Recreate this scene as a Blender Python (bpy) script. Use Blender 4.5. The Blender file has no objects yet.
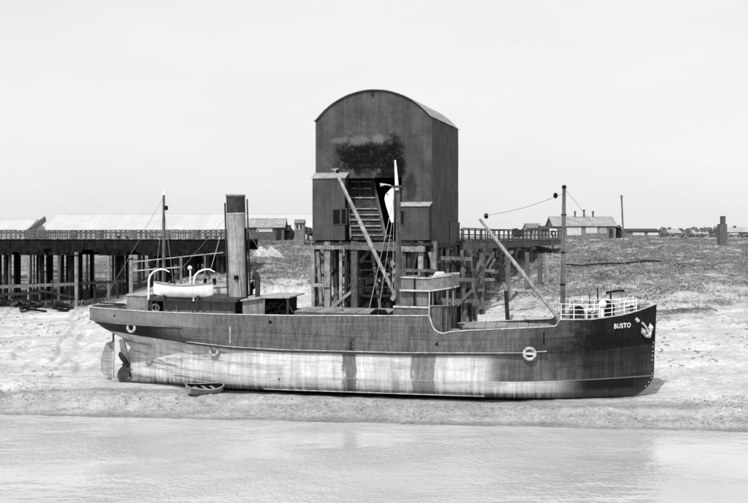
import bpy, math, random
import numpy as np
from mathutils import Vector, Matrix
random.seed(7); RNG = np.random.default_rng(7)
R = math.radians
C = bpy.context.scene.collection
SC = bpy.context.scene
# ------------------------------------------------------------------ camera, sky, sun, exposure
EYE = 13.0; F = 1028.0; HOR = 236.0
cam = bpy.data.cameras.new('camera'); cam.lens = 36 * F / 748; cam.sensor_width = 36
cam.shift_y = -(251.5 - HOR) / 748; cam.clip_start = .5; cam.clip_end = 9000
co = bpy.data.objects.new('camera', cam); C.objects.link(co)
co.location = (0, 0, EYE); co.rotation_euler = (R(90), 0, 0); SC.camera = co
SUN_EL, SUN_AZ = R(50), math.atan2(-.40, -.92)
wd = bpy.data.worlds.new('World'); SC.world = wd; wd.use_nodes = True
nt = wd.node_tree; nt.nodes.clear()
sk = nt.nodes.new('ShaderNodeTexSky'); sk.sky_type = 'NISHITA'; sk.sun_disc = False
sk.sun_elevation = SUN_EL; sk.sun_rotation = SUN_AZ % (2 * math.pi); sk.dust_density = 1; sk.air_density = 1.0
bw = nt.nodes.new('ShaderNodeSeparateColor'); fl = nt.nodes.new('ShaderNodeMath'); fl.operation = 'MULTIPLY_ADD'; fl.inputs[1].default_value = .22; fl.inputs[2].default_value = 6.3   # a plate sensitive to blue only, through thin high cloud
bg = nt.nodes.new('ShaderNodeBackground'); wo = nt.nodes.new('ShaderNodeOutputWorld')
nt.links.new(sk.outputs[0], bw.inputs[0]); nt.links.new(bw.outputs[2], fl.inputs[0]); tc = nt.nodes.new('ShaderNodeTexCoord'); mp = nt.nodes.new('ShaderNodeMapping'); mp.inputs['Scale'].default_value = (1, 1, 3.5); cn = nt.nodes.new('ShaderNodeTexNoise')
cn.inputs['Scale'].default_value = 2.2; cn.inputs['Detail'].default_value = 7; cn.inputs['Roughness'].default_value = .6; cr = nt.nodes.new('ShaderNodeMapRange')
for kk, vv in (('From Min', .35), ('From Max', .65), ('To Min', .965), ('To Max', 1.03)): cr.inputs[kk].default_value = vv
cm = nt.nodes.new('ShaderNodeMath'); cm.operation = 'MULTIPLY'
nt.links.new(tc.outputs['Generated'], mp.inputs[0]); nt.links.new(mp.outputs[0], cn.inputs['Vector']); nt.links.new(cn.outputs[0], cr.inputs['Value'])
nt.links.new(cr.outputs[0], cm.inputs[0]); nt.links.new(fl.outputs[0], cm.inputs[1]); nt.links.new(cm.outputs[0], bg.inputs[0]); bg.inputs[1].default_value = .115
nt.links.new(bg.outputs[0], wo.inputs[0])
sl = bpy.data.lights.new('sun', 'SUN'); sl.energy = 3.3; sl.angle = R(1.5); sl.color = (1, .995, .985)
so = bpy.data.objects.new('sun', sl); C.objects.link(so)
sd = Vector((math.sin(SUN_AZ) * math.cos(SUN_EL), math.cos(SUN_AZ) * math.cos(SUN_EL), math.sin(SUN_EL)))
so.rotation_euler = (-sd).to_track_quat('-Z', 'Y').to_euler(); so.location = sd * 200
vs = SC.view_settings; vs.view_transform = 'Standard'; vs.look = 'None'; vs.gamma = 1; vs.exposure = 0

# ------------------------------------------------------------------ materials
class NT:
    def __init__(s, name):
        s.m = bpy.data.materials.new(name); s.m.use_nodes = True; s.t = s.m.node_tree
        s.b = s.t.nodes['Principled BSDF']
    def n(s, typ, **kw):
        x = s.t.nodes.new(typ)
        for k, v in kw.items(): setattr(x, k, v)
        return x
    def put(s, sock, v):
        if hasattr(v, 'is_output') or hasattr(v, 'links'): s.t.links.new(v, sock)
        else:
            try: sock.default_value = v
            except Exception: sock.default_value = (v, v, v, 1)
    def math(s, op, a, b=0., c=0., clamp=False):
        x = s.n('ShaderNodeMath', operation=op, use_clamp=clamp)
        s.put(x.inputs[0], a); s.put(x.inputs[1], b); s.put(x.inputs[2], c); return x.outputs[0]
    def pos(s, scale=(1, 1, 1), obj=False):
        src = s.n('ShaderNodeTexCoord').outputs['Object'] if obj else s.n('ShaderNodeNewGeometry').outputs['Position']
        if tuple(scale) == (1, 1, 1): return src
        mp = s.n('ShaderNodeMapping'); mp.inputs['Scale'].default_value = scale
        s.t.links.new(src, mp.inputs['Vector']); return mp.outputs[0]
    def noise(s, vec, scale, detail=4, rough=.6):
        x = s.n('ShaderNodeTexNoise'); s.t.links.new(vec, x.inputs['Vector'])
        x.inputs['Scale'].default_value = scale; x.inputs['Detail'].default_value = detail; x.inputs['Roughness'].default_value = rough
        return x.outputs[0]
    def mr(s, v, a, b, c=0., d=1., smooth=True):
        x = s.n('ShaderNodeMapRange'); x.interpolation_type = 'SMOOTHSTEP' if smooth else 'LINEAR'
        s.put(x.inputs['Value'], v)
        for k, q in zip(('From Min', 'From Max', 'To Min', 'To Max'), (a, b, c, d)): s.put(x.inputs[k], q)
        return x.outputs[0]
    def mix(s, f, a, b):
        x = s.n('ShaderNodeMix'); x.data_type = 'FLOAT'
        s.put(x.inputs[0], f); s.put(x.inputs[2], a); s.put(x.inputs[3], b); return x.outputs[0]
    def color(s, v):
        s.t.links.new(v, s.b.inputs['Base Color'])
    def bump(s, h, strength, dist):
        x = s.n('ShaderNodeBump'); x.inputs['Strength'].default_value = strength; x.inputs['Distance'].default_value = dist
        s.t.links.new(h, x.inputs['Height']); s.t.links.new(x.outputs[0], s.b.inputs['Normal'])

def gm(name, g, rough=.8, var=.25, scale=1.2, fine=.2, bump=.02, streak=None, rnd=.1, metal=0.):
    """grey weathered surface: broad blotches, fine grit, optional vertical streaks, small change from piece to piece"""
    k = NT(name); p = k.pos()
    a = k.noise(p, scale, 5, .65); b = k.noise(p, scale * 9, 3, .7)
    v = k.math('ADD', k.mr(a, .3, .7, 1 - var, 1 + var), k.mr(b, .3, .7, -fine, fine))
    if streak:
        st = k.noise(k.pos((streak, streak, .25)), 1.0, 4, .7)
        v = k.math('MULTIPLY', v, k.mr(st, .35, .7, 1 + var * .6, 1 - var * .9))
    oi = k.n('ShaderNodeObjectInfo').outputs['Random']
    v = k.math('MULTIPLY', v, k.mr(oi, 0., 1., 1 - rnd, 1 + rnd, False))
    k.color(k.math('MULTIPLY', v, g, clamp=True))
    k.b.inputs['Roughness'].default_value = rough; k.b.inputs['Metallic'].default_value = metal
    k.b.inputs['Specular IOR Level'].default_value = .5 if 'glass' in name else .1
    if bump: k.bump(k.math('ADD', a, k.math('MULTIPLY', b, .5)), .6, bump)
    return k.m

M = {
 'timber': gm('weathered timber', .13, .9, .35, 1.5, .3, .03, 6, .25),
 'timber_pale': gm('bleached timber', .30, .9, .35, 2, .3, .03, 6, .18),
 'timber_dark': gm('tarred timber', .035, .85, .4, 1.5, .3, .03, 5, .3),
 'tar': gm('black tarred timber', .011, .85, .5, 1.5, .4, .03, 5, .3),
 'sheet': gm('soot darkened sheet iron', .082, .75, .18, .8, .14, .01, 3, .07),
 'roof_sheet': gm('grey roof sheeting', .30, .7, .2, .8, .15, .01, 2, .08),
 'ledge': gm('lead ledge', .34, .7, .3, 2, .2, .01),
 'dark': gm('coal black', .008, .8, .4, 3, .3, .02),
 'iron': gm('dark painted iron', .05, .6, .35, 3, .25, .01),
 'white': gm('white paint', .86, .5, .12, 2, .1, .005, 3, .05),
 'cream': gm('dulled white paint', .50, .6, .25, 2, .15, .005, 3, .05),
 'grey': gm('grey paint', .22, .6, .25, 2, .15, .01, 4, .08),
 'midgrey': gm('mid grey paint', .15, .6, .25, 2, .15, .01, 4, .08),
 'deckw': gm('scrubbed deck', .25, .9, .3, 1, .2, .01),
 'funnel': gm('funnel paint', .33, .55, .22, 1.5, .12, .005, 3),
 'glass': gm('dark glass', .02, .15, .1, 1, .05, 0),
 'glass_pale': gm('sky lit glass', .6, .2, .1, 1, .05, 0),
 'brick': gm('grey brickwork', .12, .9, .25, 2, .25, .02),
 'wall_pale': gm('pale boarded wall', .33, .9, .2, 2, .2, .01, 2),
 'wall_mid': gm('grey boarded wall', .2, .9, .25, 2, .2, .01, 2),
 'far_roof': gm('pale asbestos roofing', .50, .9, .05, .2, .04, 0, None, .03),
 'far_wall': gm('far wall', .36, .9, .15, .5, .1, 0, None, .1),
 'rope': gm('rope', .25, .9, .2, 3, .2, 0),
 'rope_pale': gm('pale rope', .5, .9, .2, 3, .2, 0),
 'leaf': gm('leaves', .10, .9, .5, .6, .3, 0, None, .1),
 'grass': gm('rough grass', .20, .95, .5, .25, .3, 0, None, .1),
 'stone': gm('mud clods', .30, .85, .4, 1.0, .3, .02, None, .1),
 'rubble': gm('white rubble', .46, .9, .3, 2, .35, .02),
 'red': gm('propeller metal', .045, .45, .5, 4, .4, .01),
 'propw': gm('scoured metal', .55, .5, .25, 4, .2, .01),
}

# ------------------------------------------------------------------ mesh helpers
OFF = {}
def tag(o, label=None, cat=None, group=None, kind=None):
    if label: o['label'] = label
    if cat: o['category'] = cat
    if group: o['group'] = group
    if kind: o['kind'] = kind
    return o
def empty(name, loc, label=None, cat=None, group=None, rz=0, world=True):
    o = bpy.data.objects.new(name, None); C.objects.link(o); o.location = loc; o.rotation_euler = (0, 0, rz); o.empty_display_size = .2
    if world: OFF[o.name] = Vector(loc)
    return tag(o, label, cat, group)
def link(o, parent=None):
    C.objects.link(o)
    if parent is not None:
        o.parent = parent
    return o
def off_of(p):
    while p is not None:
        if p.name in OFF: return OFF[p.name]
        p = p.parent
    return Vector((0, 0, 0))
class MB:
    def __init__(s): s.v = []; s.f = []
    def add(s, vs, fs):
        n = len(s.v); s.v += [tuple(v) for v in vs]; s.f += [tuple(i + n for i in f) for f in fs]; return s
    def box(s, a, b):
        x0, y0, z0 = a; x1, y1, z1 = b
        return s.add([(x0,y0,z0),(x1,y0,z0),(x1,y1,z0),(x0,y1,z0),(x0,y0,z1),(x1,y0,z1),(x1,y1,z1),(x0,y1,z1)],
                     [(0,3,2,1),(4,5,6,7),(0,1,5,4),(1,2,6,5),(2,3,7,6),(3,0,4,7)])
    def tube(s, pts, rad, n=8, cap=True, squash=1.):
        pts = [Vector(p) for p in pts]
        if not hasattr(rad, '__len__'): rad = [rad] * len(pts)
        rings = []
        for i, p in enumerate(pts):
            d = (pts[min(i + 1, len(pts) - 1)] - pts[max(i - 1, 0)]).normalized()
            u = d.cross(Vector((0, 1, 0)) if abs(d.y) < .9 else Vector((1, 0, 0))).normalized(); w = d.cross(u)
            rings.append([p + (u * math.cos(2 * math.pi * k / n) + w * math.sin(2 * math.pi * k / n) * squash) * rad[i] for k in range(n)])
        vs = [q for r in rings for q in r]
        fs = [(i*n+k, i*n+(k+1)%n, (i+1)*n+(k+1)%n, (i+1)*n+k) for i in range(len(pts)-1) for k in range(n)]
        if cap: fs += [tuple(reversed(range(n))), tuple((len(pts)-1)*n + k for k in range(n))]
        return s.add(vs, fs)
    def bar(s, p, q, w, h=None):
        h = h or w; p = Vector(p); q = Vector(q); d = (q - p).normalized()
        u = d.cross(Vector((0, 0, 1))) if abs(d.z) < .95 else d.cross(Vector((0, 1, 0))); u.normalize(); v = u.cross(d)
        vs = []
        for c in (p, q):
            for a, b in ((-1,-1),(1,-1),(1,1),(-1,1)): vs.append(c + u * a * w / 2 + v * b * h / 2)
        return s.add(vs, [(0,3,2,1),(4,5,6,7),(0,1,5,4),(1,2,6,5),(2,3,7,6),(3,0,4,7)])
    def prism(s, poly, d0, d1, axis='y'):
        n = len(poly)
        def P(a, b, d): return (a, d, b) if axis == 'y' else ((d, a, b) if axis == 'x' else (a, b, d))
        vs = [P(a, b, d0) for a, b in poly] + [P(a, b, d1) for a, b in poly]
        fs = [tuple(range(n)), tuple(reversed(range(n, 2*n)))] + [((i+1)%n, i, n+i, n+(i+1)%n) for i in range(n)]
        return s.add(vs, fs)
    def ball(s, c, r, n=8, m=5, sz=1.):
        pts = [(c[0], c[1], c[2] + r * sz * math.cos(math.pi * i / m)) for i in range(m + 1)]
        return s.tube(pts, [max(.001, r * math.sin(math.pi * i / m)) for i in range(m + 1)], n)
    def torus(s, c, ax, r, t, n=20, m=8):
        ax = Vector(ax).normalized(); u = ax.cross(Vector((0, 0, 1)) if abs(ax.z) < .9 else Vector((1, 0, 0))).normalized(); w = ax.cross(u)
        vs = []
        for i in range(n):
            a = 2 * math.pi * i / n; d = u * math.cos(a) + w * math.sin(a)
            for j in range(m):
                b = 2 * math.pi * j / m; vs.append(Vector(c) + d * (r + t * math.cos(b)) + ax * t * math.sin(b))
        return s.add(vs, [(i*m+j, i*m+(j+1)%m, ((i+1)%n)*m+(j+1)%m, ((i+1)%n)*m+j) for i in range(n) for j in range(m)])
    def build(s, name, mat, parent=None, smooth=False, label=None):
        o_ = off_of(parent) if parent is not None else Vector((0, 0, 0))
        me = bpy.data.meshes.new(name)
        me.from_pydata([(v[0]-o_.x, v[1]-o_.y, v[2]-o_.z) for v in s.v], [], s.f)
        me.materials.append(M[mat] if isinstance(mat, str) else mat)
        if smooth:
            me.polygons.foreach_set('use_smooth', [True] * len(me.polygons))
            try: me.set_sharp_from_angle(angle=R(40))
            except Exception: pass
        o = bpy.data.objects.new(name, me); link(o, parent)
        if label: o['label'] = label
        return o
_unit = {}
def unit(kind, mat):
    key = (kind, mat)
    if key not in _unit:
        b = MB()
        if kind == 'box':
            b.box((-.5,-.5,0), (.5,.5,1))
        else:
            b.tube([(0,0,0),(0,0,1)], .5, 8)
        me = bpy.data.meshes.new(kind + '_piece'); me.from_pydata(b.v, [], b.f); me.materials.append(M[mat]); _unit[key] = me
    return _unit[key]
def piece(name, p, q, w, h, mat, parent, kind='box', label=None):
    """one straight timber, bar or round pole from p to q as its own object; all share one mesh"""
    o_ = off_of(parent) if parent is not None else Vector((0, 0, 0))
    p = Vector(p) - o_; q = Vector(q) - o_; d = q - p; L = d.length; d.normalize()
    u = (d.cross(Vector((0, 0, 1))) if abs(d.z) < .97 else Vector((1, 0, 0)) - d * d.x).normalized(); v = d.cross(u)
    m = Matrix.Identity(4)
    for i in range(3):
        m[i][0] = u[i] * w; m[i][1] = v[i] * (h or w); m[i][2] = d[i] * L; m[i][3] = p[i]
    o = bpy.data.objects.new(name, unit(kind, mat)); link(o, parent); o.matrix_local = m
    if label: o['label'] = label
    return o
def copy_tree(o, parent=None):
    c = o.copy(); C.objects.link(c)
    if parent is not None: c.parent = parent
    for ch in o.children: copy_tree(ch, c)
    return c
def W(px, py, Y):  # a point of the place seen at (px, py) of the photograph, Y metres away
    return Vector(((px - 374) / F * Y, Y, EYE - (py - HOR) / F * Y))

# ------------------------------------------------------------------ ground
def sst(a, b, x):
    t = np.clip((np.asarray(x, float) - a) / (b - a), 0, 1); return t * t * (3 - 2 * t)
_h = RNG.random((256, 256))
def vnoise(x, y):
    x = np.asarray(x, float); y = np.asarray(y, float)
    xi = np.floor(x).astype(int); yi = np.floor(y).astype(int); fx = x - xi; fy = y - yi
    fx = fx * fx * (3 - 2 * fx); fy = fy * fy * (3 - 2 * fy)
    g = lambda a, b: _h[a & 255, b & 255]
    return (g(xi, yi) * (1-fx) + g(xi+1, yi) * fx) * (1-fy) + (g(xi, yi+1) * (1-fx) + g(xi+1, yi+1) * fx) * fy
def fbm(x, y, o=4, g=.5):
    s = 0; a = 1; t = 0
    for i in range(o):
        s = s + a * vnoise(x * 2 ** i + 17.3 * i, y * 2 ** i + 5.1 * i); t += a; a *= g
    return s / t
SHIP_TH = R(8); SX, SY, SZ = -.8, 80., 1.12
def edge(X): return 71.3 - .125 * np.clip(X, -60, 60)
def height(X, Y, rough=True):
    X = np.asarray(X, float); Y = np.asarray(Y, float)
    d = Y - edge(X)
    right = np.interp(d, [-60, -42, -30, -14, 0, 5, 9, 15, 22, 30, 40, 60, 95, 130, 600], [-3.5, -3.5, -3.5, -2.5, 0, .95, 1.25, 2.0, 3.6, 5.5, 7.5, 9.9, 12.0, 12.4, 12.4])
    left = np.interp(d, [-60, -42, -30, -14, 0, 7, 20, 43, 47, 56, 82, 122, 182, 252, 600], [-3.5, -3.5, -3.5, -2.5, 0, 1.2, 2.7, 5.0, 4.7, 5.2, 7.4, 9.3, 11.0, 12.2, 12.4])
    w = sst(-37, -17, X + 0 * Y)
    z = left * (1 - w) + right * w
    # shelf the ship lies on
    c, s = math.cos(SHIP_TH), math.sin(SHIP_TH)
    lx = (X - SX) * c - (Y - SY) * s; ly = (X - SX) * s + (Y - SY) * c
    ws = (1 - sst(3.9, 7.5, np.abs(ly))) * (1 - sst(19, 26, np.abs(lx)))
    z = z * (1 - ws) + (SZ + .03 - .0125 * lx) * ws
    z = z - .16 * sst(-5.2, -4.2, ly) * (1 - sst(-3, -1, ly)) * (1 - sst(18.5, 21, np.abs(lx))) * (.4 + .9 * fbm(X * .5, Y * .5, 3))
    # near bank, under the camera
    z = np.where(Y < 26, np.maximum(z, 10.4 * (1 - sst(2, 26, Y)) - 3.5 * sst(2, 26, Y)), z)
    if rough:
        near = sst(-3, 2, d) * (1 - sst(140, 300, d)) * (1 - .85 * ws * (np.abs(ly) < 5))
        band = sst(.8, 2.2, d) * (1 - sst(6, 10, d))
        amp = .10 + .20 * band + .25 * sst(22, 45, d) * w
        z = z + near * amp * (fbm(X * .45, Y * .45, 2) - .5) * 2 + near * (.14 * band + .06 + .12 * sst(22, 40, d) * w) * (fbm(X * 1.7, Y * 1.7, 4, .75) - .5) * 2.6
        z = z + near * sst(20, 34, d) * .5 * w * (fbm(X * .12 + 9, Y * .2, 3) - .5) * 2
        gul = np.abs(fbm(X * .16 + 40, Y * .05 + .1 * X, 3) - .5)      # drainage runnels down the mud slopes
        z = z - near * .35 * (1 - sst(0, .035, gul)) * sst(9, 16, d) * (1 - sst(34, 46, d))
    return z
def ground_z(x, y): return float(height(np.array([x]), np.array([y]), True)[0])

def grid_object(name, xs, ys, zf, mat, cover=None):
    X, Y = np.meshgrid(xs, ys); Z = zf(X, Y)
    n, m = len(ys), len(xs); co_ = np.stack([X, Y, Z], -1).reshape(-1, 3)
    me = bpy.data.meshes.new(name); me.vertices.add(n * m); me.vertices.foreach_set('co', co_.ravel())
    i = np.arange((n-1) * (m-1)); r = i // (m-1); c = i % (m-1); a = r * m + c
    q = np.stack([a, a+1, a+m+1, a+m], -1)
    me.loops.add(q.size); me.loops.foreach_set('vertex_index', q.ravel().astype(np.int32))
    me.polygons.add(len(q)); me.polygons.foreach_set('loop_start', (np.arange(len(q)) * 4).astype(np.int32))
    me.polygons.foreach_set('use_smooth', np.ones(len(q), bool)); me.update(calc_edges=True)
    if cover is not None:
        col = cover(X, Y, Z).reshape(-1, 3); at = me.color_attributes.new('cover', 'FLOAT_COLOR', 'POINT')
        at.data.foreach_set('color', np.hstack([col, np.ones((len(col), 1))]).ravel())
    me.materials.append(mat); o = bpy.data.objects.new(name, me); C.objects.link(o); return o
def cover(X, Y, Z):
    d = Y - edge(X); w = sst(-37, -17, X)
    gr = sst(-1.6, 1.6, Z - 7.0 + 4.2 * (fbm(X * .12, Y * .3, 6, .65) - .5) + 1.5 * (1 - w) - 1.0 * (1 - sst(-20, 10, X)) * w)
    gr = np.maximum(gr, .85 * sst(14, 20, X) * sst(26, 29, d) * (1 - sst(33, 37, d)) * sst(.42, .6, fbm(X * .2 + 3, Y * .7, 5, .7)))
    wet_shade = (1 - sst(-34, -22, X)) * sst(39.5, 41, d + 5 * (fbm(X * .2, Y * .2, 3) - .5)) * (1 - sst(-1.5, 1.5, (d - 74) * .12 + 9 * (fbm(X * .16, Y * .2, 4, .65) - .5)))
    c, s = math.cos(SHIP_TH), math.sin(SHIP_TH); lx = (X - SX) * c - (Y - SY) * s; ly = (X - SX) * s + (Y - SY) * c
    wet_shade = np.maximum(wet_shade, .93 * sst(-.75, -.2, ly + 3.3 * (1 - sst(9, 19, np.abs(lx)) * .85) + .7 * (fbm(X * .6, Y * .6, 3) - .5)) * (1 - sst(3, 5, ly)) * (1 - sst(18.5, 21, np.abs(lx))))  # contact shadow under the hull painted black into the wet mud mask
    damp = (1 - sst(4.5, 7.5, d + 3 * (fbm(X * .3, Y, 3) - .5)))
    return np.stack([gr, wet_shade, damp], -1)
k = NT('river mud and rough grass'); p = k.pos()
ca = k.n('ShaderNodeAttribute'); ca.attribute_type = 'GEOMETRY'; ca.attribute_name = 'cover'; sp = k.n('ShaderNodeSeparateColor'); k.t.links.new(ca.outputs['Color'], sp.inputs[0])
n1 = k.noise(p, .35, 6, .65); n2 = k.noise(p, 2.6, 6, .75); n3 = k.noise(k.pos((.2, .8, 1.6)), .9, 6, .75); n4 = k.noise(p, 9, 4, .8)
mud = k.math('MULTIPLY', k.mr(n1, .3, .7, .60, .76), k.mr(n2, .36, .64, .80, 1.12)); mud = k.math('MULTIPLY', mud, k.mr(n3, .38, .62, .84, 1.08)); mud = k.math('MULTIPLY', mud, k.mr(n4, .35, .65, k.mix(sp.outputs[2], .92, .68), k.mix(sp.outputs[2], 1.06, 1.2)))
nb = k.noise(k.pos((.04, .45, 1)), 1, 5, .65); mud = k.math('MULTIPLY', mud, k.mr(nb, .36, .64, k.mix(sp.outputs[2], .86, .72), 1.06))
spk = k.math('MULTIPLY', k.mr(k.math('ADD', n4, k.math('MULTIPLY', n2, .5)), .80, .90), k.mr(n3, .44, .56))      # weed and shells on the foreshore
mud = k.math('MULTIPLY', mud, k.math('SUBTRACT', 1, k.math('MULTIPLY', spk, k.mix(sp.outputs[2], .3, .75))))
gras = k.math('MULTIPLY', k.mr(n1, .35, .65, .16, .32), k.mr(n2, .35, .65, .55, 1.4))
gras = k.math('MULTIPLY', gras, k.mr(n3, .38, .62, .6, 1.4)); gras = k.math('MULTIPLY', gras, k.mr(n4, .35, .65, .6, 1.4))
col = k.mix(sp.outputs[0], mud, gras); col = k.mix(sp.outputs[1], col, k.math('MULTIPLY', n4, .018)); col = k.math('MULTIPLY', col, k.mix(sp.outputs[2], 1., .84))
zz = k.n('ShaderNodeSeparateXYZ'); k.t.links.new(p, zz.inputs[0]); col = k.math('MULTIPLY', col, k.mr(k.math('ADD', zz.outputs[2], k.math('MULTIPLY', k.math('SUBTRACT', n2, .5), .25)), .03, .22, .68, 1.))
k.color(col); k.put(k.b.inputs['Roughness'], k.mix(sp.outputs[2], .9, .6)); k.b.inputs['Specular IOR Level'].default_value = .12
k.bump(k.math('ADD', n2, k.math('MULTIPLY', n4, .6)), 1.0, .14)
M['mud'] = k.m
xs = np.concatenate([np.linspace(-1500, -110, 24), np.linspace(-108, -46, 60), np.arange(-45, 50, .16), np.linspace(50.5, 120, 70), np.linspace(123, 1500, 24)])
ys = np.concatenate([np.linspace(-300, -6, 8), np.linspace(-4, 62, 45), np.arange(63, 118, .16), np.arange(118, 190, .5), np.linspace(191, 420, 110), np.linspace(430, 4500, 40)])
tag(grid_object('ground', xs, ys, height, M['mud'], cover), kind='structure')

# water
k = NT('silty river water'); 
w1 = k.noise(k.pos((1.5, .55, 1)), 1.6, 3, .6); w2 = k.noise(k.pos((1.5, .6, 1)), 3.4, 2, .6)
k.color(k.mix(k.mr(k.noise(k.pos((.05, .07, 1)), 1, 5, .7), .35, .65), .42, .54)); k.b.inputs['Roughness'].default_value = .04; k.b.inputs['IOR'].default_value = 1.5
k.b.inputs['Specular IOR Level'].default_value = .5
w3 = k.noise(k.pos((.10, .16, 1)), .8, 4, .6)
k.bump(k.math('MULTIPLY', k.math('ADD', w1, k.math('MULTIPLY', w2, .8)), k.mr(w3, .38, .62, .2, 1.4)), 1.0, .085); M['water'] = k.m
tag(grid_object('water', np.linspace(-1500, 1500, 40), np.linspace(6, 100, 20), lambda X, Y: np.zeros_like(X), M['water']), kind='structure')

# ------------------------------------------------------------------ THE SHIP (local: x forward, y away from the camera, z up from the keel)
cT, sT = math.cos(SHIP_TH), math.sin(SHIP_TH)
ship = empty('coastal_steamer', (SX, SY, SZ), 'black hulled steam coaster aground on the mud bank with tall raked funnel', 'ship', world=False)
ship.rotation_euler = Matrix(((cT, sT, 0), (-sT, cT, 0), (0, 0, 1))).to_euler()
ship.rotation_mode = 'XYZ'
def SL(px, py, yb=0.):
    a = (px - 374) / F
    # X = SX + x c + yb s ; Y = SY - x s + yb c ; X = a Y
    x = (a * (SY + yb * cT) - SX - yb * sT) / (cT + a * sT)
    Y = SY - x * sT + yb * cT; z = EYE - (py - HOR) / F * Y - SZ + .0125 * x
    return Vector((x, yb, z))
# pitch the ship with the shelf
ship.matrix_world = Matrix.Translation((SX, SY, SZ)) @ Matrix.Rotation(-SHIP_TH, 4, 'Z') @ Matrix.Rotation(.0125, 4, 'Y')

def line(pts):
    q = [SL(*a) for a in pts]; return [v.x for v in q], [v.z for v in q]
def interp(L): 
    return lambda x: float(np.interp(x, L[0], L[1]))
BEAM = 3.6
zp_ = interp(line([(100, 330, -1), (118, 331.5, -1.5), (143, 337, -2.8), (170, 341, -3.3), (186, 344.5, -3.5), (230, 349, -3.6), (280, 352, -3.6), (400, 355, -3.6), (520, 355.5, -3.6), (546, 354, -3.5), (600, 350, -2.5), (656, 342, 0)]))
zw_ = interp(line([(93, 318, -.2), (125, 323, -2.6), (170, 326, -3.4), (186, 327, -3.5), (300, 334, -3.6), (430, 340, -3.6), (540, 339, -3.5), (600, 334, -2.6), (656, 322, 0)]))
zt_ = interp(line([(93, 306, -.2), (125, 309.5, -2.6), (150, 311.5, -3.2), (224, 314.6, -3.6), (300, 316, -3.6), (429, 316, -3.6), (429.4, 320, -3.6), (430.8, 325, -3.6), (433, 329, -3.6), (436, 331.8, -3.6), (439, 333.1, -3.6), (442, 333.5, -3.6), (450, 332, -3.6), (470, 330.5, -3.6), (500, 329.3, -3.6), (540, 327.3, -3.5), (553.5, 326.5, -3.4), (556, 325, -3.4), (558.5, 319.8, -3.4), (590, 319.6, -2.9), (619, 315.8, -2.2), (637, 311, -1.2), (654, 304.4, -.1), (656, 304, 0)]))
def xstern(z): return float(np.interp(z, [0, 3.2, 3.5, 3.9, 5.0, 6.2], [-18.9, -19.0, -19.9, -20.7, -22.25, -22.35]))
def xbow(z): return 21.95 - (.42 * (1.9 - z) ** 2 if z < 1.9 else 0) + .03 * max(0, z - 3)
def sm(a, b, x):
    t = min(1, max(0, (x - a) / (b - a))); return t * t * (3 - 2 * t)
def half(x, z):
    g = sm(2.6, 5.2, z)
    b = BEAM
    xf = 8.5 + 3.5 * g; xb = xbow(z)
    if x > xf:
        t = min(1, (x - xf) / (xb - xf)); b *= 1 - t ** (1.75 + .75 * g)
    xf = -8.0 - 6.5 * g; xs_ = xstern(z)
    if x < xf:
        t = min(1, (xf - x) / (xf - xs_))
        b *= (1 - g) * (1 - t ** 1.55) + g * math.sqrt(max(0, 1 - t ** 2.3))
    Rb = 1.15
    if z < Rb:
        k_ = b / BEAM; b -= Rb * k_ * (1 - math.sqrt(max(0, 1 - ((Rb - z) / Rb) ** 2)))
    return max(b, .06)
NS = 240
VR = [0, .03, .08, .15, .25, .38, .52, .67, .84, 1, 1.33, 1.67, 2, 2.33, 2.67, 3]
def zrow(v, x):
    p_, w_, t_ = zp_(x), zw_(x), zt_(x); w_ = min(w_, t_ - .25)
    if v <= 1: return p_ * v
    if v <= 2: return p_ + (w_ - p_) * (v - 1)
    return w_ + (t_ - w_) * (v - 2)
def hullpt(s, v, side=-1, off=0.):
    x = -22.35 + 44.35 * s; z = zrow(v, x)
    for _ in range(3):
        x = xstern(z) + (xbow(z) - xstern(z)) * s; z = zrow(v, x)
    return Vector((x, side * (half(x, z) + off), z))
def surf(x, z, off=0.):  # near side of the shell at x, z
    return Vector((x, -(half(x, z) + off), z))
S = [i / NS for i in range(NS + 1)]
# finer towards the ends
S = [.5 - .5 * math.cos(math.pi * s) * (.35) - .325 * (1 - 2 * s) for s in S]
S = [(s - S[0]) / (S[-1] - S[0]) for s in S]

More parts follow.
